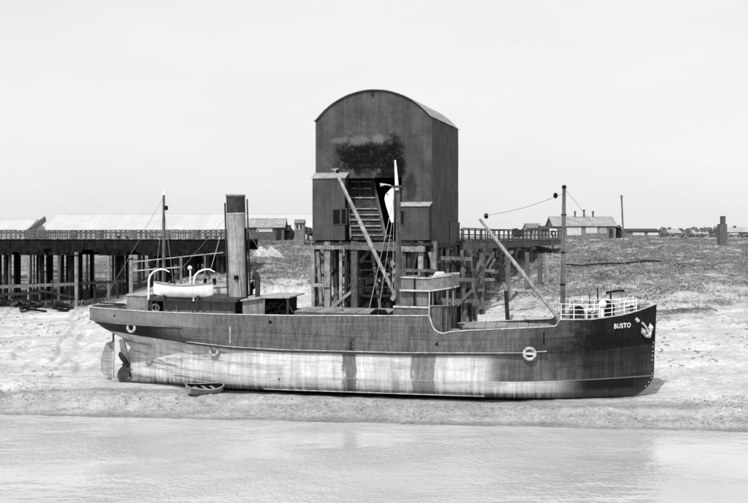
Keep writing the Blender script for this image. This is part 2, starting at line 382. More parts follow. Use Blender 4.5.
def hull_material():
    k = NT('ship side paint'); uv = k.n('ShaderNodeUVMap'); sep = k.n('ShaderNodeSeparateXYZ'); k.t.links.new(uv.outputs[0], sep.inputs[0])
    u0, v = sep.outputs[0], sep.outputs[1]
    u = k.math('MULTIPLY', u0, 44.35)
    cb = k.n('ShaderNodeCombineXYZ'); k.put(cb.inputs[0], u); k.put(cb.inputs[1], k.math('MULTIPLY', v, 2.2)); P = cb.outputs[0]
    st = k.n('ShaderNodeMapping'); st.inputs['Scale'].default_value = (3.2, .3, 1); k.t.links.new(P, st.inputs[0])
    hz = k.n('ShaderNodeMapping'); hz.inputs['Scale'].default_value = (.22, 3.2, 1); k.t.links.new(P, hz.inputs[0])
    nS = k.noise(st.outputs[0], 1, 6, .7); nH = k.noise(hz.outputs[0], 1, 6, .7); nB = k.noise(P, .55, 5, .6); nF = k.noise(P, 5, 4, .7)
    un = k.math('ADD', u, k.math('MULTIPLY', k.math('SUBTRACT', nB, .5), 1.2))
    # topsides grey, darker towards the bow
    unn = k.math('ADD', un, k.math('MULTIPLY', k.math('SUBTRACT', k.noise(P, 1.1, 6, .8), .5), 5)); fo = k.mr(unn, 35.5, 39.5); top = k.mix(fo, .122, .013); f1 = k.mr(un, 33.5, 36.); top = k.mix(k.math('MULTIPLY', f1, k.math('SUBTRACT', 1, fo)), top, .06)
    top = k.math('MULTIPLY', top, k.mr(nS, .32, .68, .66, 1.34)); top = k.math('MULTIPLY', top, k.mr(nF, .35, .65, .82, 1.18)); top = k.math('MULTIPLY', top, k.mr(nH, .35, .65, .85, 1.15))
    scr = k.math('MULTIPLY', k.mr(k.noise(st.outputs[0], 2.4, 6, .8), .56, .66), k.mr(un, 34, 37)); top = k.math('ADD', top, k.math('MULTIPLY', scr, .035))
    # poop band lighter, counter black
    poop = k.math('MULTIPLY', k.mr(v, 1.98, 2.0), k.mr(u, 9.5, 11.5, 1., 0.))
    top = k.mix(poop, top, k.math('MULTIPLY', k.mr(nB, .3, .7, .19, .24), k.mr(nS, .3, .7, .85, 1.1)))
    cnt = k.math('MULTIPLY', k.mr(v, 1.97, 1.985, 1., 0.), k.mr(un, 5.5, 9., 1., 0.)); top = k.mix(cnt, top, k.math('MULTIPLY', nS, .045))
    # pale bottom paint with stains
    pale = k.math('MULTIPLY', k.mr(nB, .3, .7, .58, .76), k.mr(nS, .34, .68, 1.06, .78)); pale = k.math('MULTIPLY', pale, k.mr(nF, .35, .65, .93, 1.06))
    hs = k.mr(nH, .47, .64, 0., 1.); sternd = k.mr(un, 8, 17, 1.25, .42); pale = k.math('MULTIPLY', pale, k.math('SUBTRACT', 1, k.math('MULTIPLY', k.math('MULTIPLY', hs, sternd), .55)))
    # two darker scraped patches amidships, one small
    def patch(a, b, lo, hi): return k.math('MULTIPLY', k.math('MULTIPLY', k.mr(un2, a, a + .12), k.mr(un2, b, b + .12, 1., 0.)), 1)
    un2 = k.math('ADD', u, k.math('ADD', k.math('MULTIPLY', k.math('SUBTRACT', nS, .5), 1.5), k.math('MULTIPLY', k.math('SUBTRACT', nF, .5), .6)))
    ps = [patch(21.25, 22.3, 0, 1), patch(26.4, 28.1, 0, 1)]
    pale = k.mix(k.math('MULTIPLY', ps[0], k.mr(nS, .3, .6, .75, 1.)), pale, k.mr(nF, .3, .7, .10, .17)); pale = k.mix(k.math('MULTIPLY', ps[1], .92), pale, k.math('MULTIPLY', k.mr(nF, .3, .7, .15, .22), k.mr(nS, .3, .7, 1.3, .75)))
    def wedge(c_, w0, vt): return k.math('MULTIPLY', k.mr(k.math('ABSOLUTE', k.math('SUBTRACT', un2, c_)), 0., k.mr(v, 1., vt, w0, .05, False), 1., 0.), k.math('MULTIPLY', k.mr(v, 1.0, 1.02), k.mr(v, vt - .3, vt, 1., 0.)))
    top = k.mix(wedge(21.9, .7, 2.1), top, .015); top = k.mix(k.math('MULTIPLY', wedge(26.3, .55, 2.7), .8), top, .05); top = k.mix(k.math('MULTIPLY', wedge(31.5, .9, 2.3), .3), top, .05)
    small = k.math('MULTIPLY', k.mr(un2, 24.9, 25.1), k.mr(un2, 25.4, 25.7, 1., 0.)); pale = k.mix(k.math('MULTIPLY', small, k.mr(v, .3, .9, .6, 0.)), pale, .2)
    # grime towards the mud
    gr = k.math('MULTIPLY', k.mr(v, .06, .26, 1., 0.), k.mr(nS, .35, .6)); pale = k.mix(k.math('MULTIPLY', gr, .85), pale, .07)
    # dark stem end of the bottom: red lead turned grey, then black
    lower = k.mr(v, .40, .42, 1., 0.)
    endx = k.mix(lower, 31.8, 35.5)
    dk = k.mr(k.math('SUBTRACT', un, endx), -.3, k.mix(lower, 1.3, 3.8))
    bott = k.math('MULTIPLY', k.mix(fo, .12, .03), k.mr(nS, .3, .7, .6, 1.45)); bott = k.math('MULTIPLY', bott, k.mr(nH, .35, .65, .8, 1.3))
    tri = k.math('MULTIPLY', k.math('MULTIPLY', k.mr(v, .40, .43, 1., 0.), k.mr(v, .16, .26)), k.math('MULTIPLY', k.mr(un, 37, 38.5), k.mr(un, 42.6, 43, 1., 0.)))
    bott = k.mix(tri, bott, .012)
    low2 = k.math('MULTIPLY', k.mr(v, .12, .2, 1., 0.), k.mr(un, 36, 38)); bott = k.mix(k.math('MULTIPLY', low2, .6), bott, .09)
    bottom = k.mix(dk, pale, bott)
    seam = k.math('MULTIPLY', k.mr(v, .395, .405), k.mr(v, .415, .425, 1., 0.)); bottom = k.mix(k.math('MULTIPLY', seam, .5), bottom, .3)
    isb = k.mr(k.math('ADD', v, k.math('MULTIPLY', k.math('SUBTRACT', nF, .5), .02)), .985, .995, 1., 0.)
    c = k.mix(isb, top, bottom)
    # rust weeps below the rail
    wp = k.math('MULTIPLY', k.mr(k.noise(st.outputs[0], 1.7, 3, .6), .60, .72), k.math('SUBTRACT', 1, isb)); c = k.mix(k.math('MULTIPLY', wp, .5), c, k.math('MULTIPLY', c, .35))
    oi = k.n('ShaderNodeObjectInfo').outputs['Random']; c = k.math('MULTIPLY', c, k.mr(oi, 0., 1., .93, 1.07, False))
    k.color(c); c2 = k.math('FRACT', k.math('DIVIDE', k.math('ADD', u, k.math('MULTIPLY', k.math('FLOOR', k.math('MULTIPLY', v, 3)), 1.9)), 4.1)); jn = k.mr(k.math('ABSOLUTE', k.math('SUBTRACT', c2, .5)), .0, .012, 1., 0.); c = k.math('MULTIPLY', c, k.math('SUBTRACT', 1, k.math('MULTIPLY', jn, .35))); k.color(c)
    k.b.inputs['Roughness'].default_value = .65; k.b.inputs['Specular IOR Level'].default_value = .1
    k.bump(nB, .5, .05); return k.m
M['hull'] = hull_material()
def hull_patch(name, i0, i1, rows, side, off, parent, rim=True):
    vs, uvs, fs = [], [], []
    idx = list(range(i0, i1 + 1)); nr = len(rows)
    for i in idx:
        for v in rows:
            q = hullpt(S[i], v, side, off); vs.append(q); uvs.append(((q.x + 22.35) / 44.35, v))
    for a in range(len(idx) - 1):
        for b in range(nr - 1):
            f = (a*nr+b, (a+1)*nr+b, (a+1)*nr+b+1, a*nr+b+1); fs.append(f if side < 0 else f[::-1])
    me = bpy.data.meshes.new(name); me.from_pydata(vs, [], fs); me.materials.append(M['hull'])
    ul = me.uv_layers.new(name='UVMap')
    for l in me.loops: ul.data[l.index].uv = uvs[l.vertex_index]
    me.polygons.foreach_set('use_smooth', [True] * len(me.polygons))
    o = bpy.data.objects.new(name, me); link(o, parent); return o
hull = hull_patch('hull', 0, NS, VR, -1, 0, ship)
hull_patch('hull_far_side', 0, NS, VR, 1, 0, ship).name = 'hull_side'
# bottom plate
b = MB(); q = [(hullpt(s, 0, -1), hullpt(s, 0, 1)) for s in S]
b.add([w_ for p_ in q for w_ in p_], [(2*i, 2*i+1, 2*i+3, 2*i+2) for i in range(NS)]); b.build('bottom_plate', 'dark', ship)
# the near side carries riveted plates in lapped strakes
strakes = [(3, 5), (5, 7), (7, 9), (9, 10), (10, 12), (12, 15)]
for r, (a, b_) in enumerate(strakes):
    i = 1; st = 12 * (r % 2)
    while i < NS - 1:
        j = min(NS - 1, i + (24 if i > 1 or not st else 12))
        hull_patch('hull_plate', i, j, VR[a:b_ + 1], -1, .012 + .022 * (r % 2) + .004 * ((i // 24) % 2), hull)
        i = j
# decks
def deck(name, x0, x1, dz, mat, inset=.08):
    b = MB(); n = 40; vs = []
    for i in range(n + 1):
        x = x0 + (x1 - x0) * i / n; z = dz(x) if callable(dz) else dz; h = max(.02, half(x, z) - inset)
        vs += [(x, -h, z), (x, h, z)]
    b.add(vs, [(2*i, 2*i+2, 2*i+3, 2*i+1) for i in range(n)]); return b.build(name, mat, ship)
XB = SL(429, 316, -3.6).x; XF = SL(557, 322, -3.4).x
deck('quarter_deck', -22.0, XB, lambda x: zt_(x) - (1.0 if x < -13 else .75), 'deckw')
deck('well_deck', XB, XF, lambda x: zt_(XF - 1.5) - 1.15 + .02 * abs(x - XF), 'deckw')
deck('forecastle_deck', XF, 21.8, lambda x: zt_(x) - .06, 'deckw')
# bulkheads at the breaks
zwd = zt_(XF - 1.5) - 1.2
MB().box((XF - .02, -half(XF, 4) + .05, zwd), (XF + .08, half(XF, 4) - .05, zt_(XF + .4) - .1)).build('forecastle_bulkhead', 'midgrey', ship)
# cap rail, wale and rubbing strake
def strip(name, pts, w, h, mat, parent):
    b = MB(); n = len(pts); vs = []
    for i, p in enumerate(pts):
        t = (pts[min(i+1, n-1)] - pts[max(i-1, 0)]); t = Vector((t.x, t.y, 0)).normalized(); nn = Vector((t.y, -t.x, 0))
        for a, c in ((-1,-1),(1,-1),(1,1),(-1,1)): vs.append(p + nn * a * w / 2 + Vector((0, 0, c * h / 2)))
    fs = [(4*i+k_, 4*i+(k_+1)%4, 4*i+4+(k_+1)%4, 4*i+4+k_) for i in range(n-1) for k_ in range(4)] + [(3,2,1,0), (4*n-4, 4*n-3, 4*n-2, 4*n-1)]
    b.add(vs, fs); return b.build(name, mat, parent)
for side in (-1, 1):
    strip('cap_rail', [hullpt(s, 3, side, .0) + Vector((0, 0, .03)) for s in S], .16, .07, 'cream', ship)
def along(x0, x1, zf, off, n=60): return [surf(x0 + (x1-x0)*i/n, zf(x0 + (x1-x0)*i/n), off) for i in range(n + 1)]
xa, xb_ = SL(125, 324, -3).x, SL(184, 326, -3.5).x
pts = [hullpt(s, 2, -1, .06) for s in S if hullpt(s, 2).x < xb_]
strip('poop_wale', pts, .12, .12, 'midgrey', ship)
x0, x1 = SL(186, 347, -3.5).x, SL(546, 353, -3.5).x
strip('rubbing_strake', along(x0, x1, lambda x: zp_(x) + .10, .10), .2, .15, 'iron', ship)
strip('strake_edge', along(x0, x1, lambda x: zp_(x) + .19, .10), .21, .035, 'cream', ship)
x0, x1 = SL(264, 391, -3.2).x, SL(484, 398, -3.2).x
strip('bilge_keel', [surf(x0 + (x1-x0)*i/40, .22, .10 - .14 * (abs(i / 20 - 1) ** 6)) for i in range(41)], .24, .05, 'cream', ship)
# freeing ports, portholes, overboard discharge stains as small plates
def disc(name, x, z, r, mat, parent=ship):
    p = surf(x, z, .055); return MB().tube([p, p + Vector((0, -.03, 0))], r, 12).build(name, mat, parent)
for px, py, r in ((269.5, 322, .12), (436, 344, .1), (279, 379, .06), (117, 315, .07)): 
    q = SL(px, py, -3.6 if px > 150 else -2.4); disc('porthole', q.x, q.z, r, 'dark')
q = SL(229.5, 335, -3.6); MB().bar(surf(q.x, q.z - .6, .05), surf(q.x, q.z + .6, .05), .08, .04).build('freeing_port', 'cream', ship)
q = SL(543, 338, -3.5); MB().bar(surf(q.x, q.z - .4, .05), surf(q.x, q.z + .45, .05), .09, .05).build('scupper_pipe', 'dark', ship)
# stern gear
xr = SL(113, 345, 0).x
rp = [(SL(x_, y_, 0).x, SL(x_, y_, 0).z) for x_, y_ in ((112, 341), (106, 343), (102.5, 352), (100.5, 362), (101.5, 371), (105, 376), (112.5, 378.5))]
rud = MB().prism(rp, -.07, .07).build('rudder', 'wall_pale', ship)
for t in (350, 353.5, 360, 367, 373): 
    a, c = SL(101.5 if t > 355 else 103, t, 0), SL(112.5, t, 0); piece('rudder_strap', (a.x, -.09, a.z), (c.x, -.09, c.z), .03, .05, 'cream', rud)
MB().tube([(xr, 0, .1), (xr, 0, 3.2), (xr - .05, 0, 3.9)], .09, 8).build('rudder_stock', 'cream', ship)
MB().tube([(SL(115, 331, 0).x, -.1, 4.1), (SL(113.5, 338, 0).x, -.12, 3.5), (SL(113, 341, 0).x, -.1, 3.1)], .06, 8).build('pintle_rod', 'iron', ship)
MB().box((xr - .05, -.1, -.02), (-18.7, .1, .2)).build('keel_heel', 'cream', ship)
hubp = SL(128, 365, -.1); xs0 = hubp.x
MB().prism([(SL(119, 340, 0).x, 3.3), (SL(124, 340, 0).x, 3.3), (SL(129, 358, 0).x, hubp.z + .3), (SL(131, 366, 0).x, hubp.z - .3), (SL(126, 366, 0).x, hubp.z - .25), (SL(122, 358, 0).x, hubp.z + .3)], -.11, .11).build('stern_post', 'propw', ship)
prop = MB().tube([(xs0 - .55, 0, hubp.z), (xs0 - .45, 0, hubp.z), (xs0 + .15, 0, hubp.z)], [.05, .17, .24], 12).build('propeller', 'red', ship, True)
def blade(ang, mat, lab=None):
    b = MB(); n = 7; vs = []; L = 1.6
    for i in range(n + 1):
        t = i / n; r = .12 + L * t; wdt = .06 + .40 * math.sin(math.pi * min(1, t * .93 + .08)) ** .7; tw = R(74) - R(14) * t
        d = Vector((0, math.cos(ang), math.sin(ang))); e = Vector((0, -math.sin(ang), math.cos(ang)))
        c = Vector((xs0 - .2, 0, hubp.z)) + d * r; u = Vector((math.sin(tw), 0, 0)) + e * math.cos(tw)
        for a in (-1, 0, 1): vs.append(c + u * a * wdt + Vector((-.04 if a == 0 else 0, 0, 0)))
        for a in (1, 0, -1): vs.append(c + u * a * wdt + Vector((.05 if a == 0 else .02, 0, 0)))
    fs = [(6*i+k_, 6*i+(k_+1)%6, 6*i+6+(k_+1)%6, 6*i+6+k_) for i in range(n) for k_ in range(6)] + [tuple(range(6*n, 6*n+6))]
    b.add(vs, fs); return b.build('blade', mat, prop, True, lab)
blade(R(-132), 'red'); blade(R(138), 'red'); blade(R(48), 'propw', 'pale scoured propeller blade'); blade(R(-42), 'red')

# lettering on the bow
def lettering(txt, px, py, wm, hm):
    cu = bpy.data.curves.new('name_lettering', 'FONT'); cu.body = txt; cu.size = 1; cu.space_character = 1.15; cu.offset = .02
    t = bpy.data.objects.new('tmp_letter', cu); C.objects.link(t); dg = bpy.context.evaluated_depsgraph_get(); dg.update()
    me = bpy.data.meshes.new_from_object(t.evaluated_get(dg)); bpy.data.objects.remove(t)
    xs_ = [v.co.x for v in me.vertices]; ys_ = [v.co.y for v in me.vertices]; x0, x1, y0, y1 = min(xs_), max(xs_), min(ys_), max(ys_)
    c = SL(px, py, -2.3)
    for v in me.vertices:
        x = c.x + ((v.co.x - x0) / (x1 - x0) - .5) * wm; z = c.z + ((v.co.y - y0) / (y1 - y0) - .5) * hm + .05 * (x - c.x)
        v.co = surf(x, z, .06)
    me.materials.append(M['white']); o = bpy.data.objects.new('name_lettering', me); link(o, ship); return o
lettering('BUSTO', 622, 326, 1.25, .36)
# draught marks up the stem
for i in range(11):
    z = .9 + i * .33; x = xbow(z) - .14 - (.05 if z < 1.5 else 0); p = surf(x, z, .04)
    piece('draught_mark', p + Vector((-.05, 0, 0)), p + Vector((.04, .03, 0)), .03, .075, 'cream', ship)
# anchor on the bow, housed in its hawse
ac = SL(648, 328, -.9); anc = MB()
def sp_(px, py, o_=.1):
    q = SL(px, py, -.9); return surf(min(q.x, 21.6), q.z, o_)
anc.tube([sp_(641, 322.5, .1), sp_(645, 327, .18), sp_(648.5, 334, .2)], .09, 8)
a_ = anc.build('anchor', 'cream', ship)
MB().tube([sp_(644.5, 336, .22), sp_(648.5, 336.5, .24), sp_(653.5, 332.5, .2)], [.1, .17, .1], 8).build('anchor_crown', 'cream', a_)
for tip, root in (((640.5, 327.5), (644.5, 335.5)), ((649.5, 323.5), (653, 332))):
    MB().tube([sp_(*root, .22), sp_((tip[0]+root[0])/2, (tip[1]+root[1])/2, .24), sp_(*tip, .22)], [.1, .2, .03], 8).build('fluke', 'cream', a_)
MB().tube([sp_(634, 318, .02), sp_(637, 321, .08)], .13, 10).build('hawse_pipe', 'cream', ship)

# forecastle rail
XR0 = SL(560, 319, -3.4).x
rail = MB().tube([(XR0, -3.3, zt_(XR0) + 1.2), (XR0, -3.3, zt_(XR0))], .035, 6).build('forecastle_rail', 'white', ship)
for side in (-1, 1):
    xsn = [XR0 + (21.4 - XR0) * i / 7 for i in range(8)]
    def rp_(x, h): return Vector((x, side * max(.05, half(x, zt_(x)) - .12), zt_(x) + h))
    for x in xsn[:-1]: piece('stanchion', rp_(x, 0), rp_(x, 1.2 if x < 17 else 1.0), .06, .06, 'white', rail, 'tube')
    for h in (.38, .76, 1.15):
        MB().tube([rp_(XR0 + (20.6 - XR0) * i / 14, h * (1 - .25 * i / 14)) for i in range(15)], .024, 5).build('rail_bar', 'white', rail)
# windlass, bollards, vents on the forecastle
def FP(px, py, yb): return SL(px, py, yb)
zf = lambda x: zt_(x) - .06
wx = SL(607, 310, -.3).x; wl = MB().tube([(wx, -1.3, zf(wx) + .65), (wx, .9, zf(wx) + .65)], .16, 10).build('windlass', 'iron', ship)
for y_ in (-1.25, -.5, .4, .85): MB().tube([(wx, y_ - .12, zf(wx) + .65), (wx, y_ + .12, zf(wx) + .65)], .42, 14).build('windlass_drum', 'dark', wl)
for y_ in (-.95, .65): MB().prism([(wx - .5, zf(wx)), (wx + .5, zf(wx)), (wx + .12, zf(wx) + .95), (wx - .12, zf(wx) + .95)], y_ - .05, y_ + .05).build('windlass_cheek', 'iron', wl)
vx = SL(601, 307, -1.2).x
vp = MB().tube([(vx, -1.5, zf(vx)), (vx, -1.5, zf(vx) + .75)], .14, 10).build('deck_ventilator', 'white', ship)
MB().ball((vx, -1.55, zf(vx) + .98), .30, 12, 8).build('ventilator_head', 'white', vp, True)
for px in (570, 575, 588, 632):
    x_ = SL(px, 315, -2).x
    for dx in (0, .45): MB().tube([(x_ + dx, -2.4 if px < 620 else -1, zf(x_)), (x_ + dx, -2.4 if px < 620 else -1, zf(x_) + .5), (x_ + dx, -2.4 if px < 620 else -1, zf(x_) + .55)], [.12, .12, .17], 8).build('bollard', 'iron', ship)
wx = SL(573, 311, -.6).x
wn = MB().tube([(wx, -1.4, zf(wx) + .5), (wx, .7, zf(wx) + .5)], .22, 10).build('cargo_winch', 'iron', ship)
MB().prism([(wx - .6, zf(wx)), (wx + .6, zf(wx)), (wx + .3, zf(wx) + .9), (wx - .35, zf(wx) + .8)], -1.1, -1.0).build('winch_cheek', 'grey', wn)
MB().tube([(wx + .3, -1.35, zf(wx) + .55), (wx + .3, -1.15, zf(wx) + .55)], .4, 14).build('gear_wheel', 'dark', wn)
# foremast with its boom
def mast(name, pts, rads, mat, label=None): return MB().tube(pts, rads, 10).build(name, mat, ship, True, label)
mb_, mt_ = SL(561.5, 322, 0), SL(561.5, 188, 0)
fm = mast('foremast', [mb_, mt_], [.19, .13], 'timber'); fm['label'] = 'tall plain foremast at the break of the forecastle'
MB().tube([mt_, mt_ + Vector((0, 0, .22))], [.2, .12], 8).build('mast_cap', 'dark', fm)
for t in (.28, .52, .8): 
    c = mb_.lerp(mt_, t); MB().tube([c - Vector((0, 0, .06)), c + Vector((0, 0, .06))], .21, 10).build('mast_band', 'dark', fm)
bh, bt = SL(557.5, 318.5, -.2), SL(477.5, 219, -.5)
bm = mast('cargo_boom', [bh, bh.lerp(bt, .5), bt], [.13, .16, .1], 'timber_pale', 'cargo boom raised aft from the foremast foot')
def wire(p, q, r=.018, mat='rope', parent=ship, sag=.0, name='wire'):
    p, q = Vector(p), Vector(q); n = 8 if sag else 1
    return MB().tube([p.lerp(q, i/n) - Vector((0, 0, sag * 4 * (i/n) * (1 - i/n))) for i in range(n + 1)], r, 5).build(name, mat, parent)
fp = SL(559, 194, 0)
wire(fp, SL(481, 215.5, -.4), .022, 'rope', fm, .25, 'topping_lift')
for px, py in ((553, 195.5), (484, 216)): MB().ball(SL(px, py, -.2), .17, 8, 6, 1.3).build('block', 'dark', fm)
wire(mt_, SL(655, 303, 0), .02, 'rope', fm, 0, 'forestay')
for px in (556, 566): wire(SL(561.5, 200, 0), SL(px, 320, -3.2), .016, 'rope', fm, 0, 'shroud'); wire(SL(561.5, 200, 0), SL(px, 316, 3.1), .016, 'rope', fm, 0, 'shroud')
# main mast at the bridge with topmast and boom
mb_, mt_ = SL(398, 316, 0), SL(395.5, 186, 0)
mm = mast('mainmast', [mb_, mt_], [.24, .19], 'timber', 'mainmast rising past the tower with white topmast')
MB().tube([SL(394.6, 190, -.25), SL(393.6, 176, -.25), SL(392.3, 160, -.25)], [.16, .12, .06], 8).build('topmast', 'white', mm)
MB().box((mt_.x - .55, -.5, mt_.z - .12), (mt_.x + .35, .4, mt_.z + .03)).build('crosstree', 'iron', mm)
MB().tube([mt_ + Vector((-.5, -.3, .02)), mt_ + Vector((-.95, -.35, .1)), mt_ + Vector((-1.35, -.4, .05))], [.04, .05, .15], 8).build('lamp_bracket', 'cream', mm)
bh, bt = SL(394, 296, -.4), SL(332.5, 170, -1.0)
bm2 = mast('cargo_boom', [bh, bh.lerp(bt, .5), bt], [.13, .17, .11], 'timber_pale', 'long pale boom leaning aft across the hoist tower')
MB().ball(bt + Vector((.15, 0, -.12)), .16, 8, 6).build('block', 'dark', bm2)
MB().bar(bt + Vector((-.35, 0, .02)), bt + Vector((.25, 0, .1)), .12).build('boom_head', 'timber_pale', bm2)
# a white panel slung beside the mast
pl = [(SL(x_, y_, -.4).x, SL(x_, y_, -.4).z) for x_, y_ in ((391, 186.5), (387.5, 189.5), (383, 194.5), (382.2, 199), (383.8, 206), (386.5, 214), (389, 222.5), (391.3, 222.5))]
pn = MB().prism(pl, -.42, -.38).build('white_panel', 'white', ship)
MB().tube([SL(385, 194, -.45), SL(385, 194, -.5)], .06, 8).build('eyelet', 'dark', pn)
for a, c_ in (((391, 200), (367, 314)), ((390, 222), (377, 314)), ((392, 188), (391, 300))):
    wire(SL(*a, -.5), SL(*c_, -2.8), .025, 'timber_pale', mm, 0, 'stay')
# aft mast
mb_, mt_ = SL(163, 312, 0), SL(161.5, 195, 0)
am = mast('mizzenmast', [mb_, mt_], [.17, .10], 'timber', 'slim mizzenmast behind the lifeboat')
MB().tube([mt_, mt_ + Vector((0, 0, .35))], [.11, .04], 6).build('mast_cap', 'white', am)
q = SL(163, 207, 0); MB().box((q.x - .05, -.12, q.z - .25), (q.x + .2, .12, q.z + .1)).build('mast_hound', 'dark', am)
wire(SL(218, 238, 0), SL(205, 285, -1), .02, 'rope_pale', am, 0, 'stay')

for px in (150, 176): wire(SL(161.7, 206, 0), SL(px, 312, -3.0), .016, 'rope', am, 0, 'shroud')
wire(SL(161.5, 197, 0), SL(100, 306, 0), .014, 'rope', am, 0, 'backstay')
for px, yb in ((312, -1.6), (338, -1.2), (455, -2.2), (548, -2.6)):
    q = SL(px, 318, yb); z_ = zt_(q.x) + (.24 if px < 430 else -.1); rc_ = MB().torus((q.x, yb, z_), (0, 0, 1), .32, .07, 16, 6).torus((q.x, yb, z_ + .11), (0, 0, 1), .28, .07, 16, 6); rc_.build('rope_coil', 'rope', ship)
# bridge and its rounded front
def block(name, x0p, y0p, x1p, y1p, y0, y1, mat, parent=ship, label=None):
    a, c = SL(x0p, y1p, y0), SL(x1p, y0p, y0)
    return MB().box((a.x, y0, a.z), (c.x, y1, c.z)).build(name, mat, parent, label=label)
br = block('bridge_house', 399, 290, 428.5, 307, -2.6, 2.6, 'midgrey')
block('bridge_house_base', 392, 307, 428.8, 316.5, -2.9, 2.9, 'midgrey', br)
block('bridge_sill', 392, 306.6, 428.8, 307.6, -3.0, -2.86, 'cream', br)
up = block('weather_screen', 399.5, 278, 412.5, 290, -2.9, 2.9, 'midgrey', br)
block('weather_screen', 414, 278.5, 429, 290, -2.9, 2.9, 'grey', br)
block('screen_rail', 399, 276.8, 413, 278, -3.0, -2.85, 'cream', br); block('screen_rail', 413.5, 277.4, 429, 278.5, -3.0, -2.85, 'cream', br)
block('screen_foot', 398, 290, 428.8, 291.2, -3.05, -2.8, 'cream', br)
block('door', 401, 293, 411.5, 305.5, -2.66, -2.58, 'midgrey', br); block('door', 415, 293, 426, 305.5, -2.66, -2.58, 'grey', br)
block('post', 412.4, 277, 414, 307, -2.98, -2.88, 'dark', br); block('post', 427.5, 290, 428.8, 315, -2.98, -2.88, 'cream', br)
block('funnel_vent', 423, 272, 427, 279, -1, -.4, 'dark', br); block('binnacle', 418.5, 272, 421.5, 278.5, -.8, -.2, 'iron', br)
MB().tube([SL(432, 279, -1.5), SL(436, 275.5, -1.5), SL(441, 275.5, -1.5), SL(444, 278.5, -1.5)], [.2, .32, .32, .2], 8).build('canvas_bundle', 'cream', br, True)
# curved front: plan is a half ellipse
def front_shell(name, xa_, xb2, z0f, z1f, mat, yb=2.9, nn=18, th=.0, parent=br):
    vs = []; 
    for i in range(nn + 1):
        a = -math.pi / 2 + math.pi * i / nn; x = xa_ + (xb2 - xa_) * math.cos(a); y = yb * math.sin(a)
        vs += [(x, y, z0f(x)), (x, y, z1f(x))]
    return MB().add(vs, [(2*i, 2*i+2, 2*i+3, 2*i+1) for i in range(nn)]).build(name, mat, parent, True)
xa_ = SL(428.8, 300, -2.9).x; xe = xa_ + 1.9
zA, zB = SL(429, 278, -2.9).z, SL(429, 291, -2.9).z
sc_ = front_shell('curved_screen', xa_, xe + .1, lambda x: zB + .14 * (x - xa_), lambda x: zA + .14 * (x - xa_), 'grey')
for zz in (zA, zB):
    b = MB().tube([(xa_ + (xe + .1 - xa_) * math.cos(a), 2.92 * math.sin(a), zz + .14 * (xe + .1 - xa_) * math.cos(a)) for a in [-math.pi/2 + math.pi * i / 18 for i in range(19)]], .05, 6); b.build('screen_rail', 'cream', sc_)
zC = SL(429, 306, -2.9).z
cf = front_shell('curved_front', xa_ + .05, xe - .1, lambda x: zwd, lambda x: zC, 'timber', 2.85)
for i in range(19):   # boards and hoops of the front
    a = -math.pi / 2 + math.pi * i / 18; x = xa_ + .05 + (xe - .15 - xa_) * math.cos(a); y = 2.87 * math.sin(a)
    piece('board', (x, y, zwd), (x, y, zC - .02), .16, .05, 'timber' if i % 3 else 'timber_dark', cf)
MB().tube([(xa_ + .05 + (xe - .1 - xa_) * math.cos(a), 2.9 * math.sin(a), zC) for a in [-math.pi/2 + math.pi * i / 18 for i in range(19)]], .06, 6).build('front_rail', 'grey', cf)
for px in (431.5, 446, 452): 
    a, c = SL(px, 306, -2.6), SL(px, 291, -2.6); piece('screen_post', (a.x, -2.5, a.z), (c.x, -2.5, c.z), .1, .1, 'grey', br)
MB().box((xa_ - .02, -2.6, zC - 1.8), (xa_ + .03, 2.6, zB)).build('bridge_front', 'dark', br)
# swooped edge of the raised quarter deck side
pts = [hullpt(s, 3, -1, .03) for s in S]; pts = [p for p in pts if XB - .15 < p.x < XB + 1.4]
MB().tube(pts, .06, 6).build('swoop_moulding', 'cream', ship)

# hatches
def hatch(x0, x1, zb, h, yb, mat='midgrey'):
    hh = MB().box((x0, -yb, zb - .9), (x1, yb, zb + h)).build('hatch_coaming', mat, ship)
    n = int((x1 - x0) / .75)
    for i in range(n):
        a = x0 + (x1 - x0) * i / n; MB().box((a + .02, -yb - .05, zb + h + .004), (a + (x1-x0)/n - .02, yb + .05, zb + h + .09 + .02 * (i % 2))).build('hatch_board', 'deckw', hh)
hatch(SL(294, 316, -2).x, SL(388, 316, -2).x, zt_(-2), .12, 2.3)
hatch(SL(462, 330, -2).x, SL(550, 330, -2).x, zt_(8), .10, 2.3)
MB().tube([SL(369, 313.5, -2.6), SL(375, 311.5, -2.6), SL(384, 312.5, -2.6), SL(387, 315, -2.6)], [.05, .22, .2, .08], 7).build('tarpaulin_roll', 'dark', ship)

# stern house, boat deck, engine casing
block('steering_house', 125.5, 295.5, 147, 311, -2.2, 2.2, 'grey', label='pale steering gear house at the stern')
block('steering_roof', 125, 295, 147.5, 295.8, -2.3, 2.3, 'ledge')
bd = block('boat_deck', 148, 299, 236, 300.3, -3.1, 3.1, 'iron')
block('after_house', 164, 300.3, 234, 316, -2.5, 2.5, 'midgrey', bd); block('after_house_door', 151.5, 301.5, 163.5, 312, -1.3, -1.1, 'dark', bd)
for px in (150.5, 163.2, 192, 233): 
    a, c = SL(px, 313, -3.0), SL(px, 300, -3.0); piece('deck_post', a, c, .1, .1, 'iron', bd)
q = SL(154.5, 308, -2.4); MB().torus(q, (0, 1, 0), .28, .07).build('hand_wheel', 'cream', bd); MB().tube([q + Vector((0, .1, -.8)), q + Vector((0, .1, .2))], .08, 8).build('wheel_pedestal', 'cream', bd)
cs = block('engine_casing', 241.5, 299.5, 262, 316, -2.6, 2.4, 'grey')
block('casing_door', 234.8, 303.5, 241.3, 315, -2.3, 2.3, 'dark', cs)
a, c_, e = SL(239.5, 300.5, -2.8), SL(262, 297.5, -2.8), SL(288.5, 297.2, -2.8)
